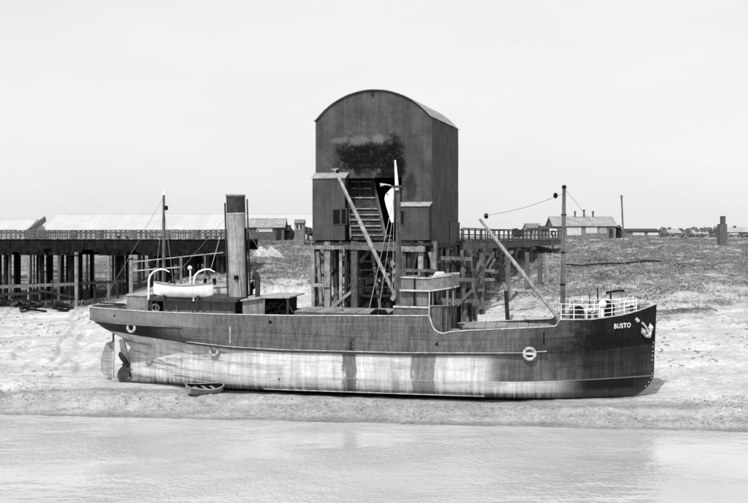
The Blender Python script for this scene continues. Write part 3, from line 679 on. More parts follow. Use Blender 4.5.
MB().prism([(a.x, a.z - .06), (c_.x, c_.z - .06), (e.x, e.z - .08), (e.x, e.z + .03), (c_.x, c_.z + .07), (a.x, a.z + .06)], -2.9, 2.7).build('casing_roof', 'ledge', cs)
block('bunker_space', 262.1, 298.2, 284.5, 316, -1.9, 2.2, 'dark', cs)
for px in (263, 286.8): 
    a, c = SL(px, 315, -2.7), SL(px, 298, -2.7); piece('casing_post', a, c, .14, .14, 'iron' if px > 280 else 'grey', cs)
for i in range(46):   # coal on the bunker floor
    x_ = random.uniform(cs.bound_box[0][0] + 1.9, cs.bound_box[0][0] + 3.5); 
mb = MB()
for i in range(160):
    px = random.uniform(263, 285); q = SL(px, random.uniform(303, 315), random.uniform(-2.6, -1.9)); mb.ball(q, random.uniform(.05, .13), 5, 3)
tag(mb.build('coal', 'dark', cs), kind='stuff')
block('skylight', 247, 296.5, 259, 299, -1, 1, 'ledge', cs)
# funnel
fb, ft = SL(237.8, 304, 0), SL(233.2, 195.5, 0); n = 20
fn = MB().tube([fb, fb.lerp(ft, .1), fb.lerp(ft, .83)], [.78, .74, .735], n, False).build('funnel', 'funnel', ship, True)
fn['label'] = 'tall raked funnel with a darker sooty top band'
ftop = MB().tube([fb.lerp(ft, .83), ft], [.742, .742], n, False); ftop.build('funnel_top', 'iron', fn, True)
MB().tube([fb.lerp(ft, .8), ft - Vector((0, 0, .05))], .70, n, False).build('funnel_lining', 'dark', fn, True)
MB().tube([ft - Vector((0, 0, .08)), ft + Vector((0, 0, .06))], .79, n, False).build('funnel_rim', 'grey', fn, True)
MB().tube([fb.lerp(ft, .825), fb.lerp(ft, .838)], .77, n, False).build('funnel_band', 'cream', fn, True)
sd_ = (ft - fb).normalized()
for dx, dy, r, t0, t1, mt2 in ((-.78, -.35, .07, .02, .93, 'iron'), (.80, -.2, .09, .02, .70, 'dark'), (.42, -.75, .045, .05, .82, 'cream'), (.9, .2, .06, .02, .97, 'iron')):
    p0 = fb.lerp(ft, t0) + Vector((dx, dy, 0)); p1 = fb.lerp(ft, t1) + Vector((dx if dx < .5 else dx - .02, dy, 0))
    if mt2 == 'cream': p1 = fb.lerp(ft, t1) + Vector((-.05, -.78, 0))
    MB().tube([p0, p1], r, 7).build('steam_pipe', mt2, fn)
q = fb.lerp(ft, .25) + Vector((.1, -.8, 0)); MB().box(q - Vector((.16, .15, .18)), q + Vector((.16, .1, .14))).build('lamp', 'dark', fn)
for a_x in (-6.5, 5): wire(ft + Vector((0, 0, -.9)), (fb.x + a_x, -2.8, zt_(fb.x + a_x) + .2), .012, 'rope', fn, 0, 'funnel_guy')
# cowl ventilators
def cowl(px, py0, py1, yb, r, face, mat='iron'):
    a, c = SL(px, py1, yb), SL(px, py0, yb)
    v_ = MB().tube([a, c, c + Vector((face * .05, -.02, .2)), c + Vector((face * .22, -.08, .42)), c + Vector((face * .45, -.15, .48))], [r, r, r * 1.3, r * 1.9, r * 2.1], 12, False).build('cowl_ventilator', mat, ship, True)
    MB().torus(c + Vector((face * .45, -.15, .48)), (face, -.3, .12), r * 2.05, .03, 14, 6).build('cowl_rim', 'grey', v_, True)
cowl(256.5, 281, 299, -1.2, .2, -1); cowl(250, 290, 299, 1.0, .16, 1, 'dark')
# davits
def davit(px, py, yb, h1, dirx, mat='white', top=None):
    a = SL(px, py, yb); z1 = SL(px, h1, yb).z
    pts = [a, Vector((a.x, yb, z1))] + [Vector((a.x + dirx * 1.1 * (1 - math.cos(t)), yb - 0.0, z1 + .85 * math.sin(t))) for t in (R(25), R(50), R(75), R(95))]
    pts += [pts[-1] + Vector((dirx * .45, 0, -.2))]
    d = MB().tube(pts, [.085, .085, .08, .075, .065, .055, .04], 8).build('davit', mat, ship, True)
    e = pts[-2]; MB().tube([e - Vector((0, 0, .1)), e - Vector((0, 0, .9))], [.09, .04], 6).build('boat_fall', 'iron', d)
    return d
davit(147.6, 299.5, -3.05, 280, 1); davit(192.6, 301, -3.05, 280, 1)
b = MB().tube([SL(189.3, 284, 2.6), SL(189, 270, 2.6)], .07, 8).build('davit', 'white', ship); MB().ball(SL(188.5, 268, 2.6), .2, 8, 6).build('davit_head', 'white', b)
b = MB().tube([SL(237, 299, 2.6), SL(237, 274, 2.6)], .07, 8).build('davit', 'white', ship)
# stern rail details
for px, py in ((158, 283), (170.5, 281), (172, 283), (204, 281), (213, 281)):
    q = SL(px, py, 1.5); MB().box(q - Vector((.12, .1, .3)), q + Vector((.14, .1, .2))).build('deck_fitting', 'dark', ship)
MB().tube([SL(98, 303, 1.2), SL(110, 303.5, 1.8), SL(124, 304, 2.2)], .05, 6).build('awning_rope', 'dark', ship)
tl = SL(112, 309, 0); MB().tube([(tl.x - 1, 0, tl.z - .2), (tl.x + 1, 0, tl.z)], .1, 6).build('tiller', 'iron', ship)

# boats and fenders: things of their own, placed in the ship's frame
SMW = ship.matrix_world.copy()
def boat(name, L, B, D, label, cat, mat='white', inner='cream', group=None, bare=False):
    o = empty(name, (0, 0, 0), label, cat, group, world=False)
    n, m = 22, 9; vs = []
    def hb(t): return B / 2 * max(.0, 1 - abs(t) ** 2.4) ** .75 + .015
    def hb2(t): return hb(t) if not (bare and t < 0) else B / 2 * (1 - .30 * abs(t) ** 2)
    for lay, sc2 in ((0, 1.0), (1, .9)):
        for i in range(n + 1):
            t = -1 + 2 * i / n; sheer = .16 * D * 1.6 * t * t
            for j in range(m + 1):
                a = -math.pi / 2 + math.pi * j / m; zz = D * (1 - math.cos(a) ** .7) if abs(math.cos(a)) > 1e-6 else D
                keel = .25 * D * abs(t) ** 4
                vs.append((t * L / 2 * (1 if lay == 0 else .97), hb2(t) * math.sin(a) * sc2, max(zz, keel) + sheer * (zz / D) + (.04 if lay else 0)))
    def F_(base, flip):
        out = []
        for i in range(n):
            for j in range(m):
                q = (base + i*(m+1)+j, base + (i+1)*(m+1)+j, base + (i+1)*(m+1)+j+1, base + i*(m+1)+j+1); out.append(q[::-1] if flip else q)
        return out
    N0 = (n + 1) * (m + 1)
    MB().add(vs[:N0], F_(0, True)).build('hull', mat, o, True)
    MB().add([(v[0], v[1], v[2]) for v in vs[N0:]], F_(0, False)).build('lining', inner, o, True)
    for e in (0, m): MB().tube([vs[i*(m+1)+e] for i in range(n + 1)], .035 * B, 6).build('gunwale', 'cream' if inner == 'dark' else 'grey', o)
    if bare: MB().add(vs[:m+1], [tuple(range(m+1))]).build('transom', mat, o)
    for t in (-.45, 0, .45): MB().box((t * L / 2 - .12, -hb2(t) * .93, D * .72), (t * L / 2 + .12, hb2(t) * .93, D * .78)).build('thwart', 'deckw', o)
    MB().box((-L * .44, -.03, -.04), (L * .44, .03, .03)).build('keel', inner, o)
    return o
def put(o, local, rz=0, tilt=None):
    o.matrix_world = SMW @ Matrix.Translation(local) @ Matrix.Rotation(rz, 4, 'Z') @ (tilt or Matrix.Identity(4))
q = SL(182, 298.5, -2.9); lb = boat('lifeboat', 4.75, 1.5, .92, 'white lifeboat in full view between two white davits, nearest the viewer', 'lifeboat', group='white ship lifeboats'); put(lb, q + Vector((0, 0, .1)))
for dx in (-1.4, 1.3): MB().box((dx - .08, -.5, -.12), (dx + .08, .5, .14)).build('chock', 'iron', lb)
q = SL(206, 296, 2.7); lb2 = boat('lifeboat', 4.5, 1.4, .7, 'white lifeboat on the far side, only its end showing beside the funnel', 'lifeboat', 'white', group='white ship lifeboats'); put(lb2, q)
def fender(px, py, yb, r, label, bar=False):
    p = SL(px, py, yb); s_ = surf(p.x, p.z, .14); o = empty('ring_fender', (0, 0, 0), label, 'fender', 'pale ring fenders hung on the hull', world=False)
    n_ = (surf(p.x + .3, p.z) - surf(p.x - .3, p.z)); an = math.atan2(n_.y, n_.x)
    put(o, s_, an)
    MB().torus((0, 0, 0), (0, 1, 0), r, r * .30, 24, 8).build('ring', 'cream', o, True)
    for a in range(4): 
        t = math.pi / 4 + a * math.pi / 2; MB().torus((r * math.cos(t), 0, r * math.sin(t)), (-math.sin(t), 0, math.cos(t)), r * .33, .025, 10, 5).build('lashing', 'grey', o)
    MB().tube([(0, .02, r * 1.2), (0, .03, r * 1.2 + .9)], .02, 5).build('lanyard', 'rope', o)
    if bar: MB().bar((-r, -.03, 0), (r, -.03, 0), .1, .12).build('cross_bar', 'white', o)
fender(132.5, 327, -2.8, .33, 'pale ring fender under the wale on the black counter stern')
fender(212.5, 351.5, -3.6, .33, 'pale ring fender at the after end of the rubbing strake')
fender(529, 354, -3.6, .40, 'larger pale ring fender with a bar across it, near the bow', True)

# dinghy on the mud
dg_ = boat('dinghy', 3.0, 1.3, .55, 'small battered rowing dinghy lying on the mud against the hull', 'rowing boat', 'grey', 'dark', bare=True)
p = W(205, 388, 77.1); dg_.matrix_world = Matrix.Translation((p.x, p.y, ground_z(p.x, p.y) + .02)) @ Matrix.Rotation(R(38), 4, 'Z') @ Matrix.Rotation(R(12), 4, 'X') @ Matrix.Rotation(R(3), 4, 'Y')

# ------------------------------------------------------------------ COAL HOIST TOWER
TT = R(17); ct, st_ = math.cos(TT), math.sin(TT); TW, TD = 10.55, 10.5
TX, TY, TZ = 4.93 - TW * ct, 88 + TW * st_, 3.0
tower = empty('hoist_tower', (TX, TY, TZ), 'tall dark sheet clad coal hoist tower with a barrel roof on timber legs', 'tower', world=False, rz=-TT)
def TL(px, py, yd=0.):   # tower frame: x along the front, y into the tower
    a = (px - 374) / F; x = (a * (TY + yd * ct) - TX - yd * st_) / (ct + a * st_); Y = TY - x * st_ + yd * ct
    return Vector((x, yd, EYE - (py - HOR) / F * Y - TZ))
def TWd(x, y): return TX + x * ct + y * st_, TY - x * st_ + y * ct
def tg(x, y): return ground_z(*TWd(x, y)) - TZ
ZB = 12.6 - TZ; ZE = 23.14 - TZ; SAG = 2.56; RR = ((TW/2)**2 + SAG**2) / (2*SAG)
def zarch(x): return ZE - (RR - SAG) + math.sqrt(max(0, RR*RR - (x - TW/2)**2))
# stained sheet for the front
k = NT('stained front sheeting'); pO = k.pos(obj=True); sO = k.n('ShaderNodeSeparateXYZ'); k.t.links.new(pO, sO.inputs[0])
pP = k.pos(); a = k.noise(pP, .7, 5, .65); bN = k.noise(pP, 7, 4, .7); stt = k.noise(k.pos((3, 3, .25)), 1, 5, .7)
v = k.math('MULTIPLY', k.math('ADD', k.mr(a, .3, .7, .066, .105), k.mr(bN, .3, .7, -.018, .018)), k.mr(stt, .3, .7, 1.12, .86))
c0 = TL(366, 158); 
dx = k.math('SUBTRACT', sO.outputs[0], c0.x); dz = k.math('SUBTRACT', sO.outputs[2], c0.z)
wob = k.math('MULTIPLY', k.math('SUBTRACT', k.noise(pO, 1.1, 6, .8), .5), 2.6)
def ell(cx, cz, rx, rz):
    X_ = k.math('DIVIDE', k.math('SUBTRACT', sO.outputs[0], cx), rx); Z_ = k.math('DIVIDE', k.math('SUBTRACT', sO.outputs[2], cz), rz)
    return k.math('SQRT', k.math('ADD', k.math('MULTIPLY', X_, X_), k.math('MULTIPLY', Z_, Z_)))
def TE(px, py, rx, rz): q = TL(px, py); return ell(q.x, q.z, rx, rz)
s1 = k.mr(k.math('ADD', TE(364, 157, 2.8, 1.55), wob), .75, 1.15, 1., 0.); s2 = k.mr(k.math('ADD', TE(391, 165, 1.35, 2.6), wob), .75, 1.2, 1., 0.)
stn = k.math('MAXIMUM', s1, s2); s3 = k.mr(k.math('ADD', TE(411, 188, .5, 1.2), wob), .8, 1.2, .6, 0.); stn = k.math('MAXIMUM', stn, s3)
v = k.mix(k.math('MULTIPLY', stn, k.mr(k.noise(pO, 2.2, 6, .8), .32, .50, .45, 1.)), v, .006)
wob2 = k.math('MULTIPLY', k.math('SUBTRACT', k.noise(pO, 2.0, 6, .8), .5), 2.4)
for e in (TE(340, 140, .75, .3), TE(358.5, 140.5, .95, .42), TE(378.5, 139, .75, .42)):
    v = k.mix(k.mr(k.math('ADD', e, wob2), .55, 1.3, .7, 0.), v, .19)
oi = k.n('ShaderNodeObjectInfo').outputs['Random']; v = k.math('MULTIPLY', v, k.mr(oi, 0., 1., .84, 1.16, False))
k.color(v); k.b.inputs['Roughness'].default_value = .9; k.b.inputs['Specular IOR Level'].default_value = .1; k.bump(bN, .4, .02); M['front_sheet'] = k.m
def corr(name, p0, p1, z0f, z1f, mat, parent, nrm, ridges=4, depth=.05):
    """one corrugated sheet between plan points p0 and p1"""
    p0, p1 = Vector((*p0, 0)), Vector((*p1, 0)); nn = Vector((*nrm, 0)); m = ridges * 2 + 1; vs = []
    for i in range(m):
        q = p0.lerp(p1, i / (m - 1)) + nn * (depth if i % 2 else 0)
        vs += [(q.x, q.y, z0f(q)), (q.x, q.y, z1f(q))]
    return MB().add(vs, [(2*i, 2*i+2, 2*i+3, 2*i+1) for i in range(m - 1)]).build(name, mat, parent)
op0, op1, opz = TL(345, 200).x, TL(397, 200).x, TL(366, 177).z
wallf = MB().box((-.06, .12, ZB - .1), (.0, TD, ZE)).build('side_wall', 'sheet', tower)   # left cheek
front = MB().box((0, .1, ZE - .2), (TW, .2, ZE - .05)).build('front_wall', 'timber_dark', tower)
ncol = 12; cw = TW / ncol; rows = [ZB, ZB + 2.3, ZB + 4.6, ZB + 6.9, ZB + 9.2, 99]
for i in range(ncol):
    x0, x1 = i * cw, (i + 1) * cw; xm_ = (x0 + x1) / 2
    for r in range(5):
        a, c = rows[r], rows[r + 1]
        if op0 < xm_ < op1:
            if c <= opz: continue
            a = max(a, opz)
        lo = a - (.08 if a > ZB else 0)
        zf_ = lambda q: max(lo, min(c, zarch(q.x)))
        corr('wall_sheet', (x0 - .02, .02 - .012 * (r % 2) - .006 * (i % 2)), (x1 + .02, .02 - .012 * (r % 2) - .006 * (i % 2)), lambda q: lo, zf_, 'front_sheet', front, (0, -1))
sidew = MB().box((TW - .1, .2, ZB - .3), (TW - .05, TD, ZE)).build('side_wall', 'timber_dark', tower)
for i in range(11):
    y0, y1 = i * TD / 11, (i + 1) * TD / 11
    for r in range(5):
        a = ZB - .35 if r == 0 else rows[r] - .08; c = min(rows[r + 1], ZE)
        corr('wall_sheet', (TW + .01 + .01 * (r % 2), y0 - .02), (TW + .01 + .01 * (r % 2), y1 + .02), lambda q: a, lambda q: c, 'sheet', sidew, (1, 0))
MB().box((TW + .02, TD * .62, ZB - .5), (TW + .16, TD + .12, TL(459, 222, 9).z)).build('side_lean_to', 'sheet', tower)
MB().box((0, TD - .1, ZB), (TW, TD, ZE)).build('back_wall', 'timber_dark', tower)
vs = [(x, TD - .05, ZE) for x in (0, TW)]; n = 20
MB().prism([(TW * i / n, zarch(TW * i / n)) for i in range(n + 1)], TD - .1, TD).build('back_gable', 'timber_dark', tower)
MB().box((op0 - .9, .15, opz - .05), (op1 + .9, .35, opz + .25)).build('lintel', 'timber_dark', front)
MB().box((0, .3, ZB - .15), (op0, TD - .2, ZB)).build('tower_floor', 'timber_dark', tower); MB().box((op0, 4.5, ZB - .15), (TW - .1, TD - .2, ZB + .01)).build('tower_floor', 'timber_dark', tower)
# barrel roof in bent sheets
roof = MB().box((TW/2 - .1, -.2, zarch(TW/2) - .4), (TW/2 + .1, TD + .2, zarch(TW/2) - .2)).build('roof', 'timber_dark', tower)
n = 12
for i in range(n):
    for j in range(6):
        a0, a1 = -.1 + (TW + .2) * i / n, -.1 + (TW + .2) * (i + 1) / n + .03; y0, y1 = -.22 + (TD + .44) * j / 6, -.22 + (TD + .44) * (j + 1) / 6 + .05; vs = []
        up_ = .02 + .012 * ((i + j) % 2)
        for t in range(4):
            x = a0 + (a1 - a0) * t / 3; z = zarch(min(TW, max(0, x))) + up_ - (.03 if x < 0 or x > TW else 0)
            vs += [(x, y0, z), (x, y1, z), (x, y0, z + .05), (x, y1, z + .05)]
        fs = []
        for t in range(3): 
            q = 4 * t; fs += [(q, q+1, q+5, q+4), (q+2, q+6, q+7, q+3), (q, q+4, q+6, q+2), (q+1, q+3, q+7, q+5)]
        MB().add(vs, fs).build('roof_sheet', 'roof_sheet', roof)
# projecting bays
def bay(px0, px1, pyt, pyb, dep, rooftop, nm, wins):
    a, c = TL(px0, pyb, -dep), TL(px1, pyt, -dep); zt2 = c.z; zb2 = a.z
    o = MB().box((a.x, -dep, zb2), (c.x, -.03, zt2)).build(nm, 'timber_dark', tower)
    x0, x1 = a.x, c.x; nc = max(2, round((x1 - x0) / .8))
    for i in range(nc):
        corr('bay_sheet', (x0 + (x1-x0)*i/nc, -dep - .01), (x0 + (x1-x0)*(i+1)/nc, -dep - .01), lambda q: zb2, lambda q: zt2, 'sheet', o, (0, -1), 4, .03)
    r0 = TL(px0 + 4, rooftop, -dep).z - zt2
    MB().prism([(-dep - .12, zt2 - .02), (-.04, zt2 + r0), (-.04, zt2 + r0 + .07), (-dep - .12, zt2 + .07)], x0 - .1, x1 + .1, 'x').build('bay_roof', 'ledge' if nm == 'signal_bay' else 'roof_sheet', o)
    for (w0, w1, wt, wb) in wins:
        p0, p1 = TL(w0, wb, -dep), TL(w1, wt, -dep)
        wn_ = MB().box((p0.x, -dep - .07, p0.z), (p1.x, -dep - .045, p1.z)).build('window', 'dark', o)
        for e in ((p0.x - .06, p0.z - .06, p1.x + .06, p0.z), (p0.x - .06, p1.z, p1.x + .06, p1.z + .06), (p0.x - .06, p0.z, p0.x, p1.z), (p1.x, p0.z, p1.x + .06, p1.z)):
            MB().box((e[0], -dep - .10, e[1]), (e[2], -dep - .04, e[3])).build('frame', 'sheet', wn_)
    return o
bay(312.5, 345, 178, 240, .9, 173, 'office_bay', [(333.5, 340, 209.5, 224), (342, 346.5, 209, 224)])
bay(399, 429, 206, 240, .9, 202.5, 'signal_bay', [(399.8, 404, 211, 224)])
# loading chute seen in the opening: a steep frame with pale cross battens
tp0, tp1, bt0, bt1 = TL(346, 172, 2.6), TL(371, 172, 2.6), TL(351, 240, -.6), TL(386, 240, -.6)
ch = MB().add([tp0, tp1, bt1, bt0], [(0, 1, 2, 3)]).build('loading_chute', 'timber_dark', tower)
for a, c in ((tp0, bt0), (tp1, bt1)): piece('chute_cheek', a + Vector((0, -.1, .1)), c + Vector((0, -.1, .1)), .16, .4, 'timber', ch)
for py, mt3 in ((174, 'timber'), (182.7, 'timber_pale'), (189.7, 'timber_pale'), (199, 'timber_pale'), (210, 'timber_pale'), (216, 'timber_pale'), (221, 'timber_pale'), (227, 'timber_pale'), (231, 'timber'), (236, 'timber_pale')):
    t = (py - 172) / 68; l = tp0.lerp(bt0, t) + Vector((.1, -.15, .06)); r = tp1.lerp(bt1, t) + Vector((-.1, -.15, .06)); piece('batten', l, r, .12, .10, mt3, ch)
    piece('bearer', l + Vector((0, .1, -.28)), r + Vector((0, .1, -.28)), .1, .22, 'timber_dark', ch)
for px in (350, 360, 372): 
    a, c = TL(px, 240, .6), TL(px, 180, 1.5); piece('chute_post', a, c, .16, .16, 'timber_dark', tower)
for px0, py0, px1, py1 in ((349, 232, 392, 236), (349, 239, 392, 240)):
    piece('brace', TL(px0, py0, .05), TL(px1, py1, -.1), .14, .14, 'timber', tower)
lb0, lb1 = TL(356, 300, -.3), TL(393, 300, -.3)
for a, c in ((bt0, lb0), (bt1, lb1)): piece('chute_cheek', a + Vector((0, .3, 0)), c + Vector((0, .3, 0)), .14, .34, 'timber_dark', ch)
for i in range(7):
    t = (i + .5) / 7; piece('batten', bt0.lerp(lb0, t) + Vector((.1, .25, 0)), bt1.lerp(lb1, t) + Vector((-.1, .25, 0)), .1, .1, 'timber_dark', ch)
# legs
def leg(px, yd, w, mat, top=None, lean=0):
    q = TL(px, 242, yd); g = tg(q.x + lean, yd)
    return piece('leg', (q.x + lean, yd, g - .4), (q.x, yd, (top or ZB) - .05), w, w, mat, tower)
for px, w, mt3 in ((313.5, .3, 'timber_pale'), (328, .52, 'timber_pale'), (341, .26, 'timber_pale'), (355, .55, 'timber'), (346, .22, 'timber_dark'), (404, .45, 'timber'), (409, .3, 'timber_dark'), (421, .42, 'timber_pale'), (434, .5, 'timber')): leg(px, -.5 if px < 432 else 0, w, mt3)
for yd in (3.3, 6.6, 10.2):
    for px in (316, 327, 338, 349, 362, 375, 389, 402, 416, 430): leg(px + random.uniform(-2, 2), yd, random.uniform(.3, .45), random.choice(['timber', 'tar', 'timber_dark', 'timber_dark', 'tar']))
for px in (365, 373, 384, 392): leg(px, 1.2, .38, 'timber_dark', lean=random.uniform(-.6, .6))
def beam(px0, py0, px1, py1, yd, w, mat, h=None): return piece('beam', TL(px0, py0, yd), TL(px1, py1, yd), w, h or w, mat, tower)
for args in ((313, 247, 345, 247.5, -.8, .32, 'timber_pale'), (313, 285, 330, 285.5, -.8, .3, 'timber_pale'), (345, 247, 399, 249, -.7, .4, 'timber'), (402, 249, 425, 249, -.8, .45, 'timber_pale'),
             (355, 244, 400, 244, -.6, .3, 'timber'), (398, 270, 436, 271, -.6, .28, 'timber'), (313, 262, 356, 262, 3.2, .3, 'timber_dark'), (313, 275, 436, 276, 3.2, .3, 'timber'), (313, 298, 400, 300, 3.1, .3, 'timber_dark'), (313, 258, 436, 258, 6.5, .3, 'timber'), (313, 285, 436, 286, 6.5, .28, 'timber_pale'),
             (313, 310, 360, 278, -.3, .2, 'timber'), (331, 308, 351, 292, -.75, .24, 'timber_pale'), (362, 248, 385, 310, 1.0, .26, 'timber_dark'), (385, 248, 360, 310, 1.1, .28, 'timber_dark'), (360, 262, 372, 248, 1.0, .3, 'timber_pale'), (392, 300, 402, 285, -.3, .35, 'timber_pale'), (360, 296, 395, 296, .9, .26, 'timber_dark'), (313, 250, 430, 310, 9.9, .28, 'timber_dark'), (430, 250, 313, 310, 10, .28, 'timber')): beam(*args)
MB().box((-.1, -.75, ZB - .42), (TW + .15, -.35, ZB - .16)).build('sill_beam', 'timber_dark', tower)
MB().box((TW - .2, -.3, ZB - .62), (TW + .2, TD, ZB - .36)).build('sill_beam', 'timber_dark', tower)
# side trestle legs, seen below the right wall
for yd, w in ((1.5, .4), (3.4, .35), (5.2, .4), (7.2, .3), (9.4, .42)):
    g = tg(TW - .1, yd); piece('leg', (TW + random.uniform(-.3, .3), yd, g - .4), (TW - .05, yd, ZB - .4), w, w, random.choice(['timber', 'timber_dark']), tower)
for (y0, z0, y1, z1, w) in ((0, -1.8, TD, -2.0, .24), (0, -3.9, TD, -4.0, .24), (0, -5.5, 5.5, -.7, .22), (4, -.7, TD, -4.5, .24), (TD, -.6, 5, -5, .2)):
    piece('brace', (TW + .25, y0, ZB + z0), (TW + .25, y1, ZB + z1), w, w, random.choice(['timber', 'timber_dark']), tower)
for px0, py0, px1, py1, yd, w, mt3 in ((318, 252, 322, 310, 1.6, .3, 'timber_pale'), (334, 250, 337, 312, 2.2, .4, 'timber'), (347, 262, 346, 312, -.2, .3, 'timber_pale'), (362, 300, 366, 262, 4, .7, 'timber_pale'), (372, 250, 381, 312, .2, .24, 'timber'), (395, 250, 397, 300, .2, .35, 'timber'),
        (388, 258, 394, 266, .1, .5, 'timber_pale'), (386, 275, 396, 271, .1, .3, 'timber_pale'), (414, 252, 410, 276, 1.2, .5, 'timber_pale'), (363, 282, 372, 262, 2.5, .35, 'timber'), (314, 268, 330, 251, 2, .25, 'timber'), (331, 275, 345, 262, 2, .22, 'timber_dark'), (430, 252, 437, 276, -.2, .3, 'timber_pale')): beam(px0, py0, px1, py1, yd, w, mt3)
# dark hoist machinery, slung between the legs
for x0, y0, z0, sx, sy, sz in ((op0 + .4, 2, ZB - 3.2, 2.6, 2, 2.2), (op0 + 1.4, 3.2, ZB - 6.2, 3, 2, 2.4), (op1 - 1.0, 2.5, ZB - 4.2, .9, 2, 3.4)):
    MB().box((x0, y0, z0), (x0 + sx, y0 + sy, z0 + sz)).build('hoist_cage', 'timber_dark', tower)

# dolphin: cluster of fender piles right of the tower
dol = empty('fender_dolphin', tuple(W(464, 330, 86.5)), 'cluster of leaning weathered fender piles beside the ship bridge', 'mooring piles')
for i, (px, Y, ln) in enumerate(((448, 87.0, -1), (453, 86.8, 0), (458, 87.2, 2), (462, 86.9, 4), (467, 87.3, 6), (443, 87.6, -1), (470, 87.6, 9))):
    t = W(px, 250 + 3 * (i % 3), Y); bx = W(px + ln, 330, Y); piece('pile', (bx.x, bx.y, ground_z(bx.x, bx.y) - .4), t, .34, .34, ('timber', 'timber_dark', 'timber_dark')[i % 3], dol, 'tube')
for py in (258, 279, 300): piece('waling', W(441, py, 86.4), W(472, py + 1, 86.4), .2, .3, 'timber', dol)
piece('brace', W(441, 322, 86.3), W(472, 290, 86.3), .2, .2, 'timber', dol)

# ------------------------------------------------------------------ JETTIES
def jetty(name, A, B, zt2, width, fas, label, bents, rail_h, nposts, thick=(), nz=.0, boards=True, dk='timber_dark', rail_mat='timber', bars=(.35, .75, 1.0)):
    A, B = Vector((*A, zt2)), Vector((*B, zt2)); o = empty(name, tuple(A), label, 'jetty'); d = (B - A); L = d.length; d.normalize(); nrm = Vector((d.y, -d.x, 0))
    if nrm.y > 0: nrm = -nrm
    ctr = nrm * 0
    MB().bar(A - nrm * width / 2 + Vector((0, 0, -.25)), B - nrm * width / 2 + Vector((0, 0, -.25)), width, .3).build('decking', dk, o)
    for e, w_ in ((0, 1), (-width, 1)):
        p0, p1 = A + nrm * e, B + nrm * e
        n = max(1, int(L / 9))
        for i in range(n): piece('deck_beam', p0.lerp(p1, i / n) + Vector((0, 0, -.1 - fas / 2)), p0.lerp(p1, (i + 1) / n - .002) + Vector((0, 0, -.1 - fas / 2 + .03 * (i % 2))), .3, fas, dk, o)
    if boards:
        n = min(280, int(L / .45))
        for i in range(n):
            c = A.lerp(B, (i + .5) / n); piece('plank', c + nrm * (.28 + .06 * random.random()) + Vector((0, 0, -.04)), c - nrm * (width + .2) + Vector((0, 0, -.04)), L / n * .86, .09, random.choice(['timber', 'timber_pale', 'timber']), o)
    for e in (.05, -width - .05):
        for i in range(nposts + 1):
            c = A.lerp(B, i / nposts) + nrm * e; piece('rail_post', c, c + Vector((0, 0, rail_h + .05 * random.random())), .13, .13, rail_mat, o)
        nseg = max(1, nposts // 4)
        for hgt in bars:
            for i in range(nseg):
                z0, z1 = random.uniform(-.03, .03), random.uniform(-.03, .03)
                piece('rail_bar', A.lerp(B, i / nseg) + nrm * (e + .08) + Vector((0, 0, rail_h * hgt + z0)), A.lerp(B, (i + 1) / nseg) + nrm * (e + .08) + Vector((0, 0, rail_h * hgt + z1)), .06, .11, rail_mat, o)
    for t in thick:
        c = A.lerp(B, t) + nrm * .1; piece('refuge_board', c, c + Vector((0, 0, rail_h * 1.0)), .95, .2, 'timber', o)
    for t, np_, spread, br_ in bents:
        c = A.lerp(B, t)
        for i in range(np_):
            q = c - nrm * (width * i / max(1, np_ - 1)) + d * (spread * ((i * .618 + .2) % 1 - .5)); g = ground_z(q.x, q.y)
            piece('pile', (q.x, q.y, g - .5), (q.x, q.y, zt2 - .3 - fas), random.uniform(.36, .5), random.uniform(.36, .5), random.choice([dk, dk, dk, 'timber_dark', 'timber'] if i else [dk, 'timber', 'timber_pale']), o, 'tube')
        for k_ in range(2): piece('cap_beam', c + nrm * .4 + d * (-.45 + .9 * k_) * spread / 1.5 + Vector((0, 0, -.35 - fas)), c - nrm * (width + .4) + d * (-.45 + .9 * k_) * spread / 1.5 + Vector((0, 0, -.35 - fas)), .3, .34, dk, o)
        if br_:
            g = ground_z(c.x, c.y); zt3 = zt2 - .5 - fas
            for e_ in (.06, -width - .06): piece('corbel', c - d * (spread / 2 + 1.5) + Vector((0, 0, -.2 - fas)) + nrm * e_, c + d * (spread / 2 + 1.4) + Vector((0, 0, -.2 - fas)) + nrm * e_, .34, .42, dk, o); piece('corbel', c - d * (spread / 2 + .8) + Vector((0, 0, -.6 - fas)) + nrm * e_, c + d * (spread / 2 + .7) + Vector((0, 0, -.6 - fas)) + nrm * e_, .34, .4, dk, o)
            if dk == 'tar':
                for zz in range(5): o_x = c.x + (zz / 4 - .5) * spread * .95; piece('bent_board', (o_x, c.y + 1.2 + (zz % 3) * .5, ground_z(o_x, c.y + 1.2) - .2), (o_x + random.uniform(-.1, .1), c.y + 1.2 + (zz % 3) * .5, zt2 - 1.2), .16, .1, 'tar', o)
                continue
            for s_ in (-1, 1): piece('knee_brace', c + d * s_ * spread * .5 + Vector((0, 0, -1.4 - fas)), c + d * s_ * (spread / 2 + .7) + Vector((0, 0, -.6 - fas)), .3, .34, dk, o)
            piece('cross_brace', (c.x - .9, c.y - .5, g + .8), (c.x + .9, c.y - .5, zt3 - .6), .12, .28, dk, o); piece('cross_brace', (c.x + .9, c.y - .55, g + .8), (c.x - .9, c.y - .55, zt3 - .6), .12, .28, dk, o)
            for zz in (.9, 2.6): piece('waling', (c.x - spread * .8, c.y - .35, g + zz), (c.x + spread * .8, c.y - .35, g + zz + .05), .14, .3, dk, o)
    return o
A = W(-60, 238, 131); Bq = W(243, 238, 121)
def tpar(px): return (W(px, 238, 126 + (100 - px) * .033).x - A.x) / (Bq.x - A.x)
